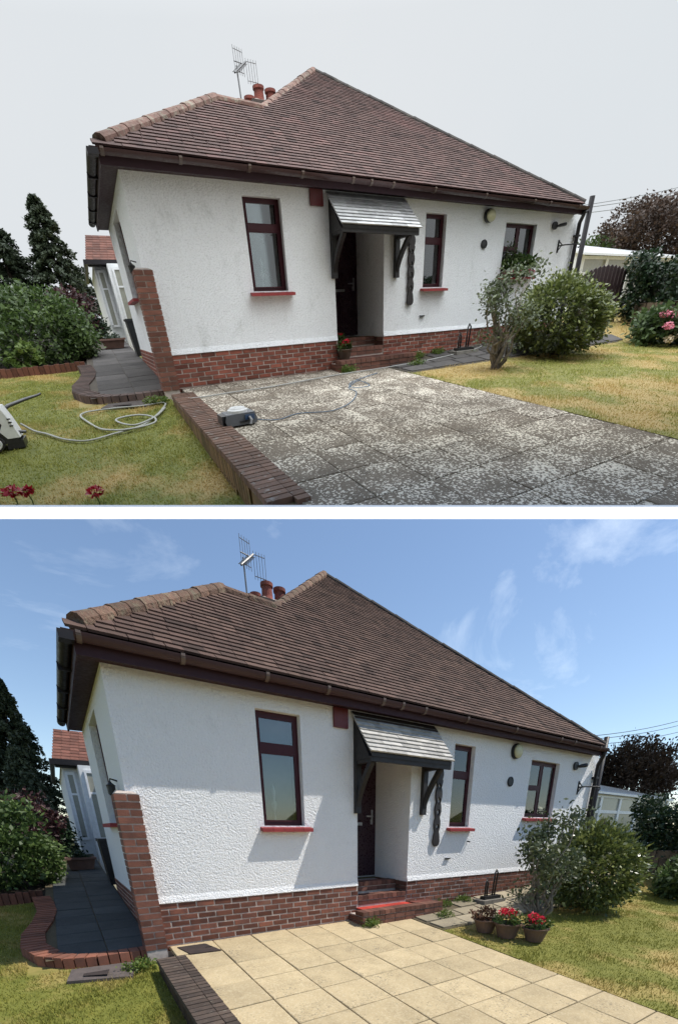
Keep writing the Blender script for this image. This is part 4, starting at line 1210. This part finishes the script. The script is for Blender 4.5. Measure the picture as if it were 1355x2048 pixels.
def garden(P):
    k = P.k
    # --- left: bed with upright brick edging
    bed = sheet(P, 'flower_bed', [-6, -3, -1.2, -1.0], [3.86, 5, 8, 12], lambda u, v: -.28 + .07 * (v - 3.8), 'soil', clip=False)
    u = -1.25; i = 0
    while u > -3.6:
        vv = 3.72 + .10 * max(0, (u + 1.9)) ** 2 * 4
        w = lawn_l(u, vv)
        P.piece('edging_brick', ('bedb', i % 2), lambda: MB().box(0, .085, 0, .11, 0, .20 + .015 * (i % 2)), 'bed_brick', (u, vv, w - .02), bed)
        u -= .093; i += 1
    # --- big shrub
    t = P.thing('shrub', 'large rounded green shrub filling the bed beside the path', 'shrub', (-2.0, 5.2, -.25))
    limbs(P, t, (-2.0, 5.2, -.3), [(-2.0 + a, 5.2 + b, .7) for a, b in ((.5, .1), (-.5, .2), (.1, -.5), (.0, .5))], .05, 'bark', 'stem')
    crown(P, 'crown', (-2.05, 5.2, .52), (1.22, 1.1, .98), 9000, 'leaf_shrub', t, .055, 190, .13, shell=.6)
    t = P.thing('shrub', 'low shrub with bright lime leaves at the front of the bed', 'shrub', (-2.2, 4.0, -.35))
    limbs(P, t, (-2.2, 4.0, -.36), [(-2.35, 3.95, .05), (-2.05, 4.0, .1)], .02, 'bark', 'stem', .03)
    crown(P, 'crown', (-2.2, 3.98, .0), (.34, .22, .32), 620, 'leaf_lime', t, .055, 40, .05)
    t = P.thing('shrub', 'small leafy shrub overhanging the path edge', 'shrub', (-1.15, 4.9, -.2))
    limbs(P, t, (-1.15, 4.9, -.2), [(-1.2, 4.8, .4), (-1.0, 4.9, .3)], .025, 'bark', 'stem', .04)
    crown(P, 'crown', (-1.12, 4.9, .28), (.36, .45, .48), 1500, 'leaf_shrub', t, .05, 50, .08)
    t = P.thing('shrub', 'dark purple leaved shrub behind the green shrub', 'shrub', (-1.25, 8.4, 0))
    limbs(P, t, (-1.25, 8.4, -.1), [(-1.3, 8.4, .9), (-1.0, 8.3, .8), (-1.6, 8.5, .8)], .04, 'bark', 'stem')
    crown(P, 'crown', (-1.25, 8.4, .95), (.62, .6, .72), 3200, 'leaf_purple', t, .06, 90, .1)
    t = P.thing('shrub', 'dark green bush at the far end of the side path', 'shrub', (-.72, 9.0, 0))
    limbs(P, t, (-.72, 9.0, -.1), [(-.75, 9.0, .5), (-.5, 9.0, .4)], .03, 'bark', 'stem')
    crown(P, 'crown', (-.74, 8.8, .42), (.4, .5, .6), 1700, 'leaf_ivy', t, .055, 60, .09)
    conifer(P, -1.62, 25, -.2, 7.9, 2.5, 38000, 'tall dark pointed conifer standing behind the shrubs')
    conifer(P, -4.0, 25, -.2, 6.9, 2.6, 30000, 'dark broad conifer at the left edge behind the shrubs')
    if k == 'B': conifer(P, -1.55, 22.0, -.2, 4.3, 1.7, 14000, 'lower dark conifer in front of the tall one')
    # trough
    t = P.thing('planter_trough', 'terracotta trough standing at the far end of the side path', 'planter', (-.42, 6.3, -.02))
    u0, u1, v0, v1, w0 = -.70, -.12, 6.1, 6.42, -.03
    V = [(u0 + .07, v0 + .04, w0), (u1 - .07, v0 + .04, w0), (u1 - .07, v1 - .04, w0), (u0 + .07, v1 - .04, w0), (u0, v0, w0 + .24), (u1, v0, w0 + .24), (u1, v1, w0 + .24), (u0, v1, w0 + .24)]
    P.obj('body', MB().add(V, [(0, 3, 2, 1), (0, 1, 5, 4), (1, 2, 6, 5), (2, 3, 7, 6), (3, 0, 4, 7)]), 'terracotta', t)
    P.obj('rim', MB().box(u0 - .025, u1 + .025, v0 - .025, v0 + .03, w0 + .22, w0 + .265).box(u0 - .025, u1 + .025, v1 - .03, v1 + .025, w0 + .22, w0 + .265).box(u0 - .024, u0 + .03, v0 + .03, v1 - .03, w0 + .22, w0 + .265).box(u1 - .03, u1 + .024, v0 + .03, v1 - .03, w0 + .22, w0 + .265), 'terracotta', t)
    P.obj('soil', MB().quad((u0, v0, w0 + .22), (u1, v0, w0 + .22), (u1, v1, w0 + .22), (u0, v1, w0 + .22)), 'soil', t)
    crown(P, 'foliage', (-.40, 6.27, .28), (.2, .12, .08), 240, 'leaf_ivy', t, .035, 24, .03)
    # dark bin behind the corner
    t = P.thing('wheelie_bin', 'dark bin standing behind the end of the side wall', 'bin', (-.02, 4.3, -.2))
    P.obj('bin_body', MB().add([(-.05, 4.15, -.19), (.4, 4.15, -.19), (.4, 4.6, -.19), (-.05, 4.6, -.19), (-.09, 4.1, .62), (.44, 4.1, .62), (.44, 4.68, .62), (-.09, 4.68, .62)], [(0, 3, 2, 1), (4, 5, 6, 7), (0, 1, 5, 4), (1, 2, 6, 5), (2, 3, 7, 6), (3, 0, 4, 7)]), 'black_plastic', t)
    P.obj('bin_lid', MB().box(-.11, .46, 4.07, 4.72, .62, .67), 'black_plastic', t)
    for uu in (-.02, .36): P.obj('bin_wheel', MB().lathe((uu, 4.62, -.12), [(.08, -.03), (.08, .03)], 12, 0), 'iron', t)
    # --- neighbouring house seen past the side wall
    t = P.thing('neighbour_house', 'white house with red tiled roof glimpsed beyond the side wall', 'house', (1.5, 11, -.3))
    mb = MB().box(-.24, 4.0, 9.2, 15, -.4, 2.5)
    P.obj('wall', mb, 'white_wall', t)
    P.obj('bay_wall', MB().box(.10, 1.2, 8.5, 9.2, -.4, 2.38), 'white_wall', t)
    rf = MB().quad((-.42, 8.95, 2.5), (4.2, 8.95, 2.5), (4.2, 10.4, 3.42), (-.16, 10.4, 3.42)).quad((-.42, 8.95, 2.5), (-.16, 10.4, 3.42), (-.16, 13.5, 3.42), (-.42, 15.2, 2.5)).quad((-.16, 10.4, 3.42), (4.2, 10.4, 3.42), (4.2, 13.5, 3.42), (-.16, 13.5, 3.42))
    ro = P.obj('roof', rf, 'underlay', t)
    sn = np.array([0, 1.45, .92])
    for r in range(10):
        for c in range(8):
            b = np.array([-.40 + c * .2 + (.0 if r % 2 else -.0) + r * .024, 8.95, 2.52]) + sn * (r / 10)
            if b[0] > 1.0: continue
            P.piece('roof_tile', 'nt', lambda: MB().add([(0, 0, 0), (.195, 0, 0), (.195, .15, .095), (0, .15, .095), (0, 0, .03), (.195, 0, .03), (.195, .15, .107), (0, .15, .107)], [(4, 5, 6, 7), (0, 1, 5, 4), (1, 2, 6, 5), (3, 0, 4, 7)]), 'red_roof', b, ro)
    P.obj('gutter', MB().box(-.48, 4.2, 8.85, 8.97, 2.40, 2.53).box(-.48, -.38, 8.97, 15, 2.40, 2.53), 'gutter_black', t)
    P.obj('soffit', MB().box(-.38, 4.2, 8.97, 9.2, 2.36, 2.40), 'gutter_black', t)
    for (a, b, va) in ((-.20, .02, 9.19), (.20, .5, 8.49)):
        f = MB().box(a, b, va - .04, va, .55, .62).box(a, b, va - .04, va, 2.2, 2.27).box(a, a + .05, va - .041, va + .001, .62, 2.2).box(b - .05, b, va - .041, va + .001, .62, 2.2).box(a + .05, b - .05, va - .038, va - .002, 1.7, 1.75)
        w_ = P.obj('window', f, 'upvc', t); P.obj('pane', MB().box(a + .05, b - .05, va - .02, va - .01, .62, 2.2), 'neighbour_glass', w_)
    # --- right: gnarled small bush
    t = P.thing('gnarled_bush', 'sparse gnarled bush with pale twisted stems at the lawn corner', 'bush', (5.36, -1.72, -.7))
    tops = []
    for i in range(15):
        a = i * 2.4; r = .12 + .62 * ((i * .37) % 1); tops.append((5.36 + r * math.cos(a) * 1.0, -1.72 + r * .6 * math.sin(a), .15 + .9 * ((i * .61) % 1)))
    limbs(P, t, (5.36, -1.72, -.72), tops, .03, 'bark_pale', 'stem', .09)
    P.obj('trunk', MB().tube([(5.34, -1.74, -.76), (5.36, -1.72, -.6), (5.40, -1.70, -.3), (5.36, -1.68, 0)], [.10, .07, .05, .025], 9), 'bark', t, smooth=True)
    ce = []
    for tp in tops: ce += [np.array(tp), np.array(tp) + np.array([.08, -.03, .1]), np.array(tp) * .8 + np.array([5.36, -1.72, -.2]) * .2]
    ce = np.array(ce + [(5.36 + .4 * math.cos(i), -1.72 + .25 * math.sin(i), -.25 + .06 * i) for i in range(5)])
    n = 1900 if k == 'A' else 2600
    kk = RNG.integers(0, len(ce), n); p = ce[kk] + RNG.normal(size=(n, 3)) * .095
    V, F = leaf_quads(p, .036); P.big('foliage', V, F, np.repeat(RNG.uniform(0, 1, n), 4), 'leaf_gnarly', t, base=(5.36, -1.72, 0))
    # camellia
    t = P.thing('camellia_bush', 'dense round glossy bush on the lawn before the last window', 'bush', (7.75, -1.4, -.66))
    limbs(P, t, (7.75, -1.4, -.72), [(7.75 + a, -1.4 + b, .1) for a, b in ((.6, .1), (-.7, .1), (.2, -.4), (-.2, .4), (1.0, 0), (-1.0, -.1))], .06, 'bark', 'stem', .06)
    crown(P, 'crown', (7.55, -1.4, .12), (1.02, .8, .80), 15000, 'leaf_camellia', t, .043, 420, .085, shell=.7, bottom=-.75, flat=.55)
    # boot scraper on its stone
    t = P.thing('boot_scraper', 'black iron boot scraper on a stone block by the wall', 'boot scraper', (5.95, -.33, -.47))
    P.obj('stone_block', MB().box(5.62, 6.25, -.50, -.22, -.52, -.42), 'kerbstone', t)
    P.obj('scraper_frame', MB().tube([(5.78, -.36, -.42), (5.78, -.36, -.12), (5.80, -.36, -.06), (5.84, -.36, -.12), (5.84, -.36, -.42)], .016, 8), 'iron', t, smooth=True)
    P.obj('scraper_frame', MB().tube([(6.0, -.36, -.42), (6.02, -.36, .05), (6.05, -.36, .12), (6.10, -.36, .06), (6.06, -.36, -.42)], .016, 8), 'iron', t, smooth=True)
    P.obj('scraper_bar', MB().box(5.72, 6.2, -.42, -.30, -.418, -.36), 'iron', t)
    # gate
    if k == 'A':
        t = P.thing('picket_gate', 'dark brown arched picket gate between the house and the hedge', 'gate', (11.6, .3, -.5))
        for i in range(12):
            u = 10.62 + i * .185; f = i / 11; top = .95 + .40 * math.sin(math.pi * (.12 + .62 * f))
            P.obj('picket', MB().prism([(u, -.52), (u + .152, -.52), (u + .152, top - .03), (u + .076, top + .02), (u, top - .03)], 1, .28, .30), 'gate', t)
        for w in (-.2, .75): P.obj('rail', MB().box(10.6, 12.78, .302, .34, w, w + .1), 'gate', t)
        P.obj('diagonal_brace', MB().prism([(10.7, .72), (10.85, .72), (12.7, -.1), (12.55, -.1)], 1, .303, .338), 'gate', t)
    else:
        o = P.obj('gate_post', MB().prism([(10.98, -.5), (11.22, -.5), (11.22, .98), (11.10, 1.10), (10.98, .98)], 1, .25, .37), 'gate'); P.tag(o, 'brown timber gate post with pointed top between pipe and conservatory', 'post')
    # conservatory
    t = P.thing('conservatory', 'white framed conservatory with sloping roof beyond the gate', 'conservatory', (20, 5, -.5))
    u0, u1, vf = 16.6, 25.0, 4.0
    P.obj('wall', MB().box(u0, u1, vf + .06, vf + .1, -.6, .15), 'white_wall', t)
    P.obj('end_wall', MB().box(u0 - .3, u0, vf - .02, vf + 3, -.6, 2.35), 'white_wall', t)
    P.obj('roof', MB().add([(u0 - .4, vf - .2, 2.26), (u1, vf - .2, 2.20), (u1, vf + 2.4, 2.85), (u0 - .4, vf + 2.4, 3.12), (u0 - .4, vf - .2, 2.18), (u1, vf - .2, 2.12), (u1, vf + 2.4, 2.77), (u0 - .4, vf + 2.4, 3.04)], [(0, 3, 2, 1), (4, 5, 6, 7), (0, 1, 5, 4), (1, 2, 6, 5), (2, 3, 7, 6), (3, 0, 4, 7)]), 'upvc', t)
    n = 5; du = (u1 - u0) / n
    for i in range(n + 1): P.obj('post', MB().box(u0 + i * du - .09, u0 + i * du + .09, vf, vf + .1, .15, 2.18), 'upvc', t)
    for w in (.15, 1.46, 2.06): P.obj('rail', MB().box(u0, u1, vf + .01, vf + .09, w, w + .12), 'upvc', t)
    for i in range(n):
        for (a, b) in ((.27, 1.46), (1.58, 2.06)):
            P.obj('pane', MB().box(u0 + i * du + .09, u0 + (i + 1) * du - .09, vf + .05, vf + .06, a, b), 'neighbour_glass', t)
    # boundary wall with ivy
    t = P.thing('garden_wall', 'pale stone garden wall half hidden under the ivy', 'wall', (12.4, -1.2, -.6))
    P.obj('core', MB().box(12.6, 12.9, -4.6, -.3, -.9, .3), 'mortar', t)
    rr = random.Random(3)
    for r in range(5):
        v = -4.6
        while v < -.36:
            l = rr.uniform(.25, .5); l = min(l, -.3 - v)
            P.piece('stone', ('st', round(l, 1)), lambda: MB().box(-.05, .02, 0, round(l, 1) - .02, 0, .18), 'stonewall', (12.6 + rr.uniform(-.01, .01), v, -.66 + r * .195), t)
            v += round(l, 1) + .002 if l > .06 else .2
    t = P.thing('ivy_hedge', 'dark ivy hedge covering the boundary wall by the gate', 'hedge', (12.5, -1.4, -.6))
    limbs(P, t, (13.1, -1.4, -.7), [(13.0, -2.6, .8), (13.0, -.6, .9), (13.0, .0, 1.0), (13.0, -1.5, .9)], .05, 'bark', 'stem')
    p1 = np.stack([RNG.uniform(12.45, 13.5, 11000), RNG.uniform(-4.4, -.2, 11000), RNG.uniform(.0, 1.4, 11000) ** .8 + RNG.normal(size=11000) * .06], 1)
    p2 = np.stack([RNG.uniform(12.62, 13.3, 2600), RNG.uniform(-.45, .35, 2600), RNG.uniform(-.55, 1.62, 2600)], 1)
    p = np.concatenate([p1, p2]); p += .1 * np.sin(p[:, [1, 2, 0]] * 6.0)
    V, F = leaf_quads(p, .065); P.big('foliage', V, F, np.repeat(RNG.uniform(0, 1, len(p)), 4), 'leaf_ivy', t, base=(12.5, -1.4, 0))
    # hydrangea
    t = P.thing('hydrangea', 'hydrangea with pink flower heads in front of the ivy hedge', 'hydrangea', (11.1, -1.8, -.7))
    limbs(P, t, (11.2, -1.8, -.75), [(11.0, -1.9, .0), (11.4, -1.9, .0), (11.2, -1.6, .1)], .02, 'bark', 'stem', .05)
    crown(P, 'crown', (11.0, -1.85, -.26), (.75, .6, .46), 3400, 'leaf_hydrangea', t, .07, 70, .1)
    hd = [(10.35, -2.05, .05, 'petal_pink'), (10.52, -2.12, .03, 'petal_pink'), (10.72, -2.25, .08, 'petal_pink'), (10.78, -2.38, -.16, 'petal_pink'), (10.95, -2.3, .24, 'petal_pink'), (10.6, -2.3, -.42, 'petal_cream'), (10.4, -2.25, -.5, 'petal_cream'), (10.30, -2.2, -.2, 'petal_pink'), (11.1, -2.35, .02, 'petal_pink')]
    for (a, b, c, m_) in hd: flower_head(P, (a, b, c), .10, m_, t, 70, size=.035)
    # trees beyond
    t = P.thing('copper_tree', 'large dark copper leaved tree beyond the boundary', 'tree', (29.5, 8, -.6))
    limbs(P, t, (29.5, 8, -.7), [(28, 8, 4), (30, 8, 4.6), (31, 8.5, 3.8), (27, 8, 3.2), (29.5, 7, 4.5)], .28, 'bark', 'trunk', .2)
    crown(P, 'crown', (29.6, 8, 3.4), (4.2, 2.6, 2.55), 24000, 'leaf_copper', t, .10, 260, .28, shell=.4)
    t = P.thing('green_tree', 'small light green tree top showing behind the conservatory roof', 'tree', (26.5, 9.5, -.6))
    limbs(P, t, (26.5, 9.5, -.7), [(26.3, 9.5, 3.2), (26.9, 9.5, 3.1)], .1, 'bark', 'trunk')
    crown(P, 'crown', (26.6, 9.5, 3.3), (1.3, 1.0, .7), 1300, 'leaf_shrub', t, .12, 40, .2)
    # overhead wires
    for i, (a, b) in enumerate((((30, 15, 6.9), (60, 15, 12.6)), ((30, 15, 6.75), (60, 15, 12.1)), ((30, 15, 6.45), (60, 15, 11.4)))):
        pts = [tuple(np.array(a) + (np.array(b) - np.array(a)) * f - np.array([0, 0, .5 * math.sin(math.pi * f)])) for f in np.linspace(0, 1, 14)]
        o = P.obj('overhead_wire', MB().tube(pts, .022, 4), 'wire'); P.tag(o, ['topmost', 'middle', 'lowest'][i] + ' of three thin overhead wires right of the roof', 'wire', 'overhead wires')

# ------------------------------------------------------------------ things of one place only
def before_things(P):
    lz = lambda q, h=.02: [(u, v, lawn_l(u, v) + h) for u, v in q]
    def smooth(pts, n=4):
        pts = [np.array(p, float) for p in pts]; out = []
        for i in range(len(pts) - 1):
            p0 = pts[max(i - 1, 0)]; p1 = pts[i]; p2 = pts[i + 1]; p3 = pts[min(i + 2, len(pts) - 1)]
            for j in range(n):
                t = j / n
                out.append(.5 * ((2 * p1) + (-p0 + p2) * t + (2 * p0 - 5 * p1 + 4 * p2 - p3) * t * t + (-p0 + 3 * p1 - 3 * p2 + p3) * t ** 3))
        out.append(pts[-1]); return out
    q = [(-1.9, -.75), (-1.79, -.79), (-1.65, -.98), (-1.49, -1.24), (-1.3, -1.42), (-1.15, -1.44), (-.95, -1.36), (-.74, -1.29), (-.52, -1.13), (-.26, -.66), (-.19, -.37), (-.47, -.38), (-.8, -.32), (-1.07, -.3), (-1.21, -.32), (-1.28, -.45), (-1.21, -.73), (-1.08, -1.09), (-.95, -1.27), (-.81, -1.33), (-.59, -1.31), (-.44, -1.22), (-.43, -1.02), (-.58, -.84), (-.79, -.83), (-.88, -.92), (-.79, -1.13), (-.65, -1.21), (-.4, -1.0), (-.22, -.62)]
    pts = lz(q, .035); pts = [(p[0], p[1], p[2] + (.02 if 17 < i < 29 else 0)) for i, p in enumerate(pts)]
    pts[0] = (-1.9, -.75, lawn_l(0, -.75) + .14)
    o = P.obj('garden_hose', MB().tube(smooth(pts), .013, 6), 'hose', smooth=True); P.tag(o, 'pale grey hose looping over the lawn from the pressure washer', 'hose')
    c = [(.10, -.80), (.19, -.87), (.77, -.83), (1.4, -.81), (2.65, -.61), (3.81, -.54), (4.91, -.5), (6.3, -.3), (6.69, -.19)]
    o = P.obj('drive_hose', MB().tube(smooth([(u, v, gnd(u, v) + .025) for u, v in c]), .012, 6), 'cable', smooth=True); P.tag(o, 'pale hose laid straight across the drive along the house', 'hose')
    b = [(.55, -2.27), (.78, -2.46), (1.1, -2.36), (1.5, -2.49), (1.92, -2.27), (2.29, -1.83), (2.34, -1.53), (2.74, -1.18), (2.69, -1.58), (2.4, -1.55), (2.6, -1.2), (3.37, -.83)]
    o = P.obj('blue_cord', MB().tube(smooth([(u, v, gnd(u, v) + .012) for u, v in b]), .006, 5), 'cord_blue', smooth=True); P.tag(o, 'thin blue cord trailing over the speckled drive', 'cord')
    # hose reel box on the drive
    u0, v0 = .36, -2.33; z = gnd(u0, v0) + .01
    t = P.thing('cable_reel', 'grey and blue reel box with white lid standing on the drive', 'reel', (u0, v0, z))
    P.obj('reel_body', MB().prism([(-.17 + u0, z), (.17 + u0, z), (.185 + u0, z + .06), (.16 + u0, z + .14), (-.16 + u0, z + .14), (-.185 + u0, z + .06)], 1, v0 - .12, v0 + .12), 'grey_plastic', t)
    P.obj('reel_band', MB().box(u0 + .04, u0 + .15, v0 - .13, v0 + .13, z + .055, z + .118), 'blue_plastic', t)
    P.obj('reel_lid', MB().lathe((u0, v0, z + .14), [(.115, 0), (.115, .03), (.09, .04), (.085, .055), (.04, .058)], 18), 'white_plastic', t)
    P.obj('reel_slot', MB().box(u0 - .02, u0 + .10, v0 - .128, v0 - .118, z + .03, z + .05), 'black_plastic', t)
    P.obj('reel_side', MB().box(u0 - .215, u0 - .16, v0 - .10, v0 + .10, z + .0, z + .13), 'black_plastic', t)
    P.obj('reel_plug', MB().tube([(u0 + .09, v0 - .13, z + .09), (u0 + .10, v0 - .17, z + .05), (u0 + .08, v0 - .19, z + .01)], .018, 7), 'black_plastic', t)
    # pressure washer, cut by the picture's edge
    u0, v0 = -1.99, -1.16; z = lawn_l(u0, v0)
    t = P.thing('pressure_washer', 'white and black pressure washer on the lawn', 'pressure washer', (u0, v0, z))
    P.obj('body', MB().prism([(u0 - .22, z + .07), (u0 + .10, z + .07), (u0 + .125, z + .12), (u0 + .045, z + .50), (u0 - .03, z + .56), (u0 - .22, z + .56)], 1, v0 - .12, v0 + .12), 'black_plastic', t)
    P.obj('white_shell', MB().prism([(u0 + .02, z + .13), (u0 + .135, z + .13), (u0 + .10, z + .34), (u0 + .06, z + .50), (u0 + .01, z + .51), (u0 + .035, z + .40), (u0 - .01, z + .385), (u0 + .02, z + .30), (u0 - .025, z + .22)], 1, v0 - .126, v0 + .126), 'white_plastic', t)
    for w in (.27, .31, .35): P.obj('vent_slot', MB().box(u0 + .085, u0 + .118, v0 - .13, v0 - .125, z + w, z + w + .014), 'black_plastic', t)
    P.obj('foot', MB().prism([(u0 - .02, z), (u0 + .14, z), (u0 + .15, z + .10), (u0 - .0, z + .10)], 1, v0 - .115, v0 + .115), 'black_plastic', t)
    wl = P.obj('wheel', MB().lathe((u0 - .115, v0 - .13, z + .10), [(.10, 0), (.10, -.05)], 22, 1), 'black_plastic', t)
    P.obj('wheel_rim', MB().lathe((u0 - .115, v0 - .18, z + .10), [(.082, 0), (.078, -.012), (.066, -.012), (.060, -.002), (.025, -.008), (.02, -.014)], 22, 1), 'white_plastic', wl)
    P.obj('hose_socket', MB().tube([(u0 + .12, v0 - .02, z + .18), (u0 + .19, v0 - .02, z + .165)], .02, 8), 'black_plastic', t)
    o = P.obj('spray_lance', MB().tube([(-2.12, -.88, z + .33), (-1.95, -.70, z + .43), (-1.78, -.55, z + .47), (-1.66, -.46, z + .49), (-1.62, -.43, z + .505)], [.024, .026, .022, .017, .014], 8), 'black_plastic', smooth=True); P.tag(o, 'black spray lance poking out from behind the pressure washer', 'spray lance')
    # geranium pots on the steps
    geranium_pot(P, 3.12, -.13, -.345, .135, .19, 'pot of red geraniums on the bottom step', heads=4, group='geranium pots on the steps')
    geranium_pot(P, 3.17, .17, -.163, .11, .15, 'pot of red geraniums on the second step by the door', heads=4, group='geranium pots on the steps')
    # window box
    t = P.thing('window_box', 'planted box with red flowers on the sill of the last window', 'window box', (7.7, -.06, 1.07))
    P.obj('box', MB().box(7.24, 8.16, -.13, .02, 1.072, 1.18), 'terracotta', t)
    crown(P, 'foliage', (7.7, -.08, 1.28), (.5, .12, .2), 1100, 'leaf_geranium', t, .04, 60, .06)
    crown(P, 'foliage', (7.45, -.05, 1.5), (.16, .08, .22), 240, 'leaf_gnarly', t, .035, 20, .05)
    for (a, w) in ((7.35, 1.16), (7.62, 1.14), (7.95, 1.16), (8.1, 1.14)): flower_head(P, (a, -.16, w), .05, 'petal_pink', t, 40)
    # red blooms by the near edge of the lawn
    for i, (u, v, lab) in enumerate(((-1.93, -2.74, 'red bloom cut by the left picture edge at the lawn front'), (-1.80, -2.80, 'small red bloom second from left at the lawn front'), (-1.685, -2.86, 'largest red bloom of the three at the lower left'), (-1.19, -3.15, 'lone red bloom at the lawn front near the wall'))):
        z = lawn_l(u, v)
        t = P.thing('red_flower', lab, 'flower', (u, v, z), 'red blooms at the lawn front')
        h = .20
        P.obj('stem', MB().tube([(u, v, z), (u + .01, v, z + h * .5), (u, v, z + h)], .005, 5), 'leaf_geranium', t)
        flower_head(P, (u, v, z + h), .05 + .012 * (i % 2), 'petal_crimson', t, 60, size=.028)

def after_things(P):
    geranium_pot(P, 4.42, -1.50, gnd(4.42, -1.5) + .01, .18, .20, 'brown pot with withered flowers left of the other two pots', 'pot_dark', 0, 'pots at the drive corner', dead=True)
    geranium_pot(P, 4.50, -1.84, gnd(4.5, -1.84) + .01, .19, .22, 'middle brown pot with a tight bunch of red geraniums', 'pot_dark', 3, 'pots at the drive corner')
    geranium_pot(P, 4.74, -2.15, gnd(4.74, -2.15) + .01, .18, .20, 'pot with widest spread of red geraniums at lawn edge', 'pot_dark', 5, 'pots at the drive corner')

# ------------------------------------------------------------------ build both places
for P in (A, B):
    grounds(P); house(P); steps(P); wall_things(P); garden(P); weeds(P)
before_things(A); after_things(B)

# ------------------------------------------------------------------ white divider strip and overcast sky of the upper place
def lev(r, f, u):
    """camera-levelled frame (right, forward, up) -> world"""
    fx, fy = .573636, .819111
    return np.array([CAM[0] + r * .819111 + f * fx, CAM[1] - r * .573636 + f * fy, CAM[2] + u])
def raypoint(x, y, z):
    c = np.array([(x - 720) / 800 * z, -(y - 1985) / 800 * z, z]); return CAM + NB.T @ c
WORLD = Place('W', np.eye(3), np.zeros(3), '')
# divider strip added between the views, its depth taken along the camera axis
pe = np.array([.396, -4.56, -.92]); zc = KA * (NA @ pe + nA)[2]
mb = MB(); V = []
for (y, f) in ((1016.5, .84), (1038, .81), (1036, .87), (1010, .90)):
    for x in (-420, 1780): V.append(raypoint(x, y, zc * f))
mb.add(V, [(0, 1, 3, 2), (2, 3, 5, 4), (4, 5, 7, 6), (6, 7, 1, 0), (0, 2, 4, 6), (1, 7, 5, 3)])
o = WORLD.obj('divider_strip', mb, 'divider_white', kind='structure'); props(o, 'white divider strip added between the upper and lower views')

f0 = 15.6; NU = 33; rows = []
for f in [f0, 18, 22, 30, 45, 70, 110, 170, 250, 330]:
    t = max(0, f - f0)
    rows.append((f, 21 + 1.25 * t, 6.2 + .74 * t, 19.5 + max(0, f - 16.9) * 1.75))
def shell(off):  # hood shaped to keep the sun off the upper place
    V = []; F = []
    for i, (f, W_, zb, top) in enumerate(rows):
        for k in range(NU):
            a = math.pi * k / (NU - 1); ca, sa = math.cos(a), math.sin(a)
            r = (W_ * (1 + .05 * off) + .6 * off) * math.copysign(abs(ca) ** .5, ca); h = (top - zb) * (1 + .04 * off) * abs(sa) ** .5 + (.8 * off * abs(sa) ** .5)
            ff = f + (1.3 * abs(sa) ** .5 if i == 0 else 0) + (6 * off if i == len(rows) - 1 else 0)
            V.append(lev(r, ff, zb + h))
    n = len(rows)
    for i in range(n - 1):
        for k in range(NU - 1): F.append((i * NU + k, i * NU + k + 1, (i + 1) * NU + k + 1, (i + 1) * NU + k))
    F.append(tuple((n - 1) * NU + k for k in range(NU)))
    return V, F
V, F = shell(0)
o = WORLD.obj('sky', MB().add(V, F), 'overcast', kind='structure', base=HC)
V, F = shell(1)
o = WORLD.obj('sky', MB().add(V, F), 'glow_block', kind='structure', base=HC)  # unseen grey outer shell, added to stop the glow leaking to the lower place
